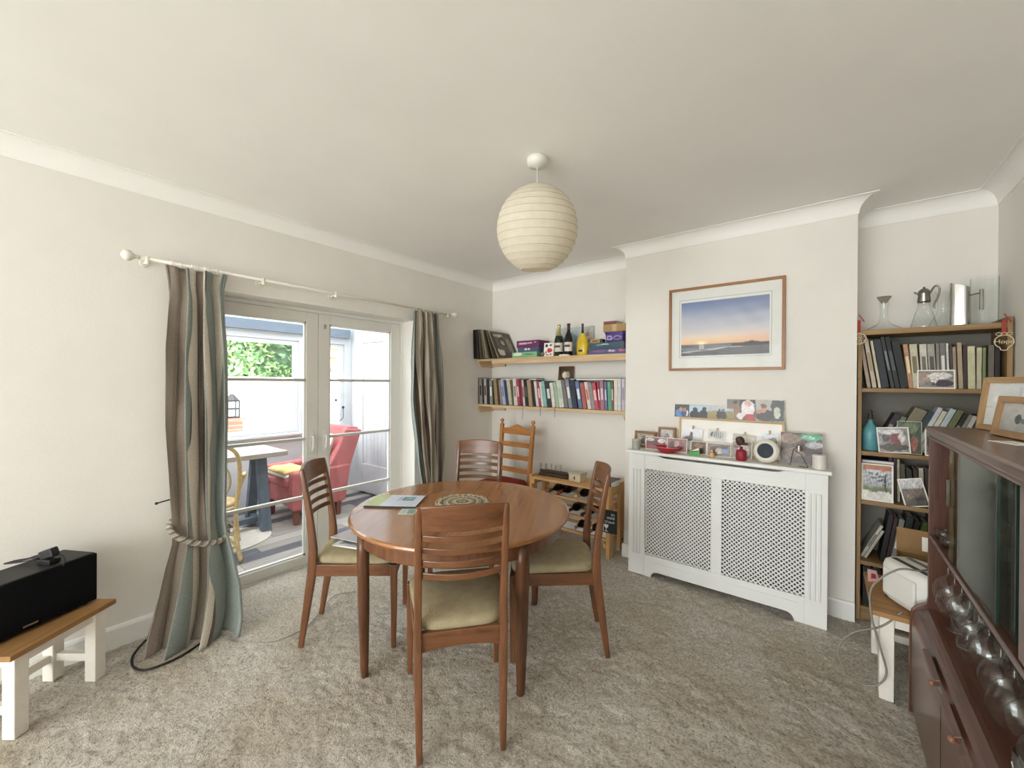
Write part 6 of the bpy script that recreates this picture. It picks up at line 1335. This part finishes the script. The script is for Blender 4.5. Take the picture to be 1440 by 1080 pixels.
o = MB().bx(-.05, .05, -.03, .03, 0, .002).build('mount_reflection', PAPER); place(o, (.44, 1.86, STZ + .001), (0, 0, -1.2)); tag(o, 'white sheet imitating the reflected frame mount, on the sideboard before the seascape frame', 'card'); MB().bx(-.04, .02, -.01, -.004, .002, .0024).build('reflection_streak', paint('#7a7a80', .7, name='reflection_grey'), o)  # white sheet standing in for the frame mount mirrored in the polished top

# ------------------------------------------------------------------ conservatory furniture
def trestle():
    a, b, c_ = at_z(400, 634, .74), at_z(346, 640, .74), at_z(365, 627, .74)
    x1 = -4.16; x0 = -4.74; y1 = 1.76; y0 = .55; t = thing('trestle_table', 'rustic wooden table on blue-grey A-frame trestles in the conservatory', 'table', ((x0 + x1) / 2, (y0 + y1) / 2, CZ0)); ox, oy = (x0 + x1) / 2, (y0 + y1) / 2
    MB().bx(x0 - ox, x1 - ox, y0 - oy, y1 - oy, .725, .77).build('top', wood('#8a8078', '#b5aca2', 'y', .6, .7, 'weathered_oak'), t, bevel=.004)
    BG = paint('#5f6c7a', .6, .06, 12, name='blue_grey_paint')
    for yy in (y1 - oy - .16, y0 - oy + .16):
        for s in (-1, 1): MB().beam((s * .2, yy, 0), (s * .06, yy, .725), .06, .085, up=(0, 1, 0)).build('leg', BG, t, bevel=.003)
        MB().bx(-.16, .16, yy - .02, yy + .02, .06, .11).build('stretcher', BG, t)
    MB().bx(-.03, .03, y0 - oy + .16, y1 - oy - .16, .06, .11).build('stretcher', BG, t)
trestle()
def wicker():
    t = thing('rattan_chair', 'bent rattan chair at the conservatory table, half hidden by the striped curtain', 'chair', (-4.0, 1.03, CZ0), math.radians(75))
    RA = paint('#c2a878', .5, .18, 30, .2, 80, name='rattan')
    def tb(name, pts, r, sp=8): MB().tube(spline(pts, sp), r, 8).build(name, RA, t, smooth=True)
    for s in (-1, 1):
        tb('leg', [(s * .26, .24, 0), (s * .24, .22, .2), (s * .23, .2, .42)], .017); tb('leg', [(s * .25, -.26, 0), (s * .22, -.22, .2), (s * .22, -.2, .42), (s * .24, -.24, .7), (s * .2, -.3, .9), (0, -.33, 1.0)], .016)
        tb('arm', [(s * .23, .2, .42), (s * .29, .2, .58), (s * .29, .0, .66), (s * .26, -.22, .68)], .015)
        tb('brace', [(s * .25, .23, .12), (s * .12, .1, .3), (0, .0, .38)], .009); tb('brace', [(s * .24, -.24, .1), (s * .1, -.22, .3), (0, -.2, .4)], .009)
        for k in range(3): tb('loop', [(s * .03, -.22, .42), (s * (.05 + .06 * k), -.25, .6), (s * (.04 + .05 * k), -.3, .78), (0, -.33, .9 - .05 * k)], .009)
    for z in (.1, .42): MB().tube([(.24 * sq(2 * PI * k / 32, .6)[0], .22 * sq(2 * PI * k / 32, .6)[1], z) for k in range(32)], .013, 8, True).build('hoop', RA, t, smooth=True)
    MB().lathe([(.23, .43), (.24, .44), (.2, .455), (.001, .45)], 28).build('seat', RA, t, smooth=True)
wicker()
def armchair():
    RD = paint('#b26a6a', .8, .1, 14, .25, 160, spec=.2, name='red_upholstery'); x0, x1, y0, y1 = -4.86, -4.14, 1.78, 2.44; ox, oy = (x0 + x1) / 2, (y0 + y1) / 2  # bright haze is mixed into the red of the cloth
    t = thing('armchair', 'high-backed red armchair, paled for haze, in the conservatory', 'armchair', (ox, oy, CZ0)); hw, hd = (x1 - x0) / 2, (y1 - y0) / 2     # faces -y
    MB().bx(-hw + .1, hw - .1, -hd + .04, hd - .12, .17, .37).build('seat_base', RD, t, bevel=.02, segs=3)
    MB().bx(-hw + .12, hw - .12, -hd, hd - .18, .37, .46).build('seat_cushion', RD, t, bevel=.035, segs=4)
    def slab(nm, poly, a, b, bev=.025): fix_normals(MB().prism(poly, a, b, 'x').build(nm, RD, t, bevel=bev, segs=3))
    slab('backrest', [(hd - .22, .36), (hd - .10, .32), (hd + .12, .93), (hd - .02, .95)], -hw + .08, hw - .08)
    for s in (-1, 1):
        a, b = (-hw, -hw + .12) if s < 0 else (hw - .12, hw)
        slab('arm', [(-hd + .02, .15), (hd - .08, .15), (hd - .02, .55), (-hd + .02, .54)], a, b, .03)
        slab('wing', [(hd - .28, .53), (hd - .02, .51), (hd + .12, .91), (hd - .08, .93), (hd - .15, .75)], a + .02 * (s < 0), b - .02 * (s > 0), .02)
        for y in (-hd + .08, hd - .14): MB().beam((s * (hw - .07), y, 0), (s * (hw - .07), y, .16), .04, .04, w2=.06, h2=.06).build('leg', paint('#7d4a38', .5, .1, name='red_brown_leg'), t)
    c = thing('cushion', 'white patterned cushion against the back of the red armchair', 'cushion', (ox + .06, oy + .03, CZ0 + .475), 0, R=(-.3, 0, 0))
    def cu(u, v):
        x, z = (u - .5) * 2, (v - .5) * 2; k = max(0, (1 - x ** 4) * (1 - z ** 4)) ** .5; return x, z, k
    m = MB().grid(16, 16, lambda u, v: ((u - .5) * .4, -.06 * cu(u, v)[2], .02 + v * .4)).grid(16, 16, lambda u, v: ((u - .5) * .4, .06 * cu(u, v)[2], .02 + v * .4)); fix_normals(m.build('cover', paint('#e4ddca', .85, .12, 16, .3, 60, name='cream_print'), c, smooth=True))
    MB().tube([(.2 * sq(2 * PI * k / 40, .25)[0], 0, .22 + .2 * sq(2 * PI * k / 40, .25)[1]) for k in range(40)], .004, 6, True).build('piping', PAPER, c)
    b = thing('blanket', 'folded yellow and white blanket on the seat of the red armchair', 'blanket', (ox - .03, oy - .19, CZ0 + .468))
    for k, (col, zz, sc_) in enumerate((('#e6e2d8', 0, 1.0), ('#d9c07c', .035, .9))):
        MB().grid(20, 14, lambda u, v: ((u - .5) * .46 * sc_, (v - .5) * .26, zz + .03 * max(0, (1 - (2 * u - 1) ** 6) * (1 - (2 * v - 1) ** 6)) + .008 * math.sin(9 * u + 3 * v) * math.sin(7 * v))).build('fold', paint(col, .9, .08, 20, .3, 120, name='wool_throw'), b, smooth=True, solid=.02)
armchair()
p = at_x(481, 600, -5.05)
t = thing('candelabra', 'thin black three-armed candelabra on the conservatory window sill', 'candelabra', (-5.06, p.y - .08, .801))
m = MB().lathe([(.045, 0), (.045, .006), (.008, .012)], 16).tube([(0, 0, .01), (0, 0, .36)], .005, 6)
for s in (-1, 1): m.tube(spline([(0, 0, .10), (0, s * .05, .10), (0, s * .1, .15), (0, s * .1, .26)], 8), .0045, 6)
m.build('stem', BLACK, t, smooth=True)
for s, z in ((-1, .26), (0, .36), (1, .26)): MB().lathe([(.008, z), (.018, z + .012), (.016, z + .03), (.01, z + .032)], 12, (0, s * .1, 0)).build('candle_cup', BLACK, t)
o = MB().lathe([(.32, 0), (.33, .006), (.30, .012)], 40, sx=1, sy=1.3).build('rug', paint('#d6d0c6', .95, .06, 20, .4, 120, name='pale_rug')); place(o, (-4.25, 1.2, CZ0 + .0006)); tag(o, 'pale oval rug under the conservatory table', 'rug'); MB().tube([(.325 * math.cos(a), .325 * 1.3 * math.sin(a), .008) for a in [2 * PI * k / 50 for k in range(50)]], .005, 6, True).build('border', PAPER, o)
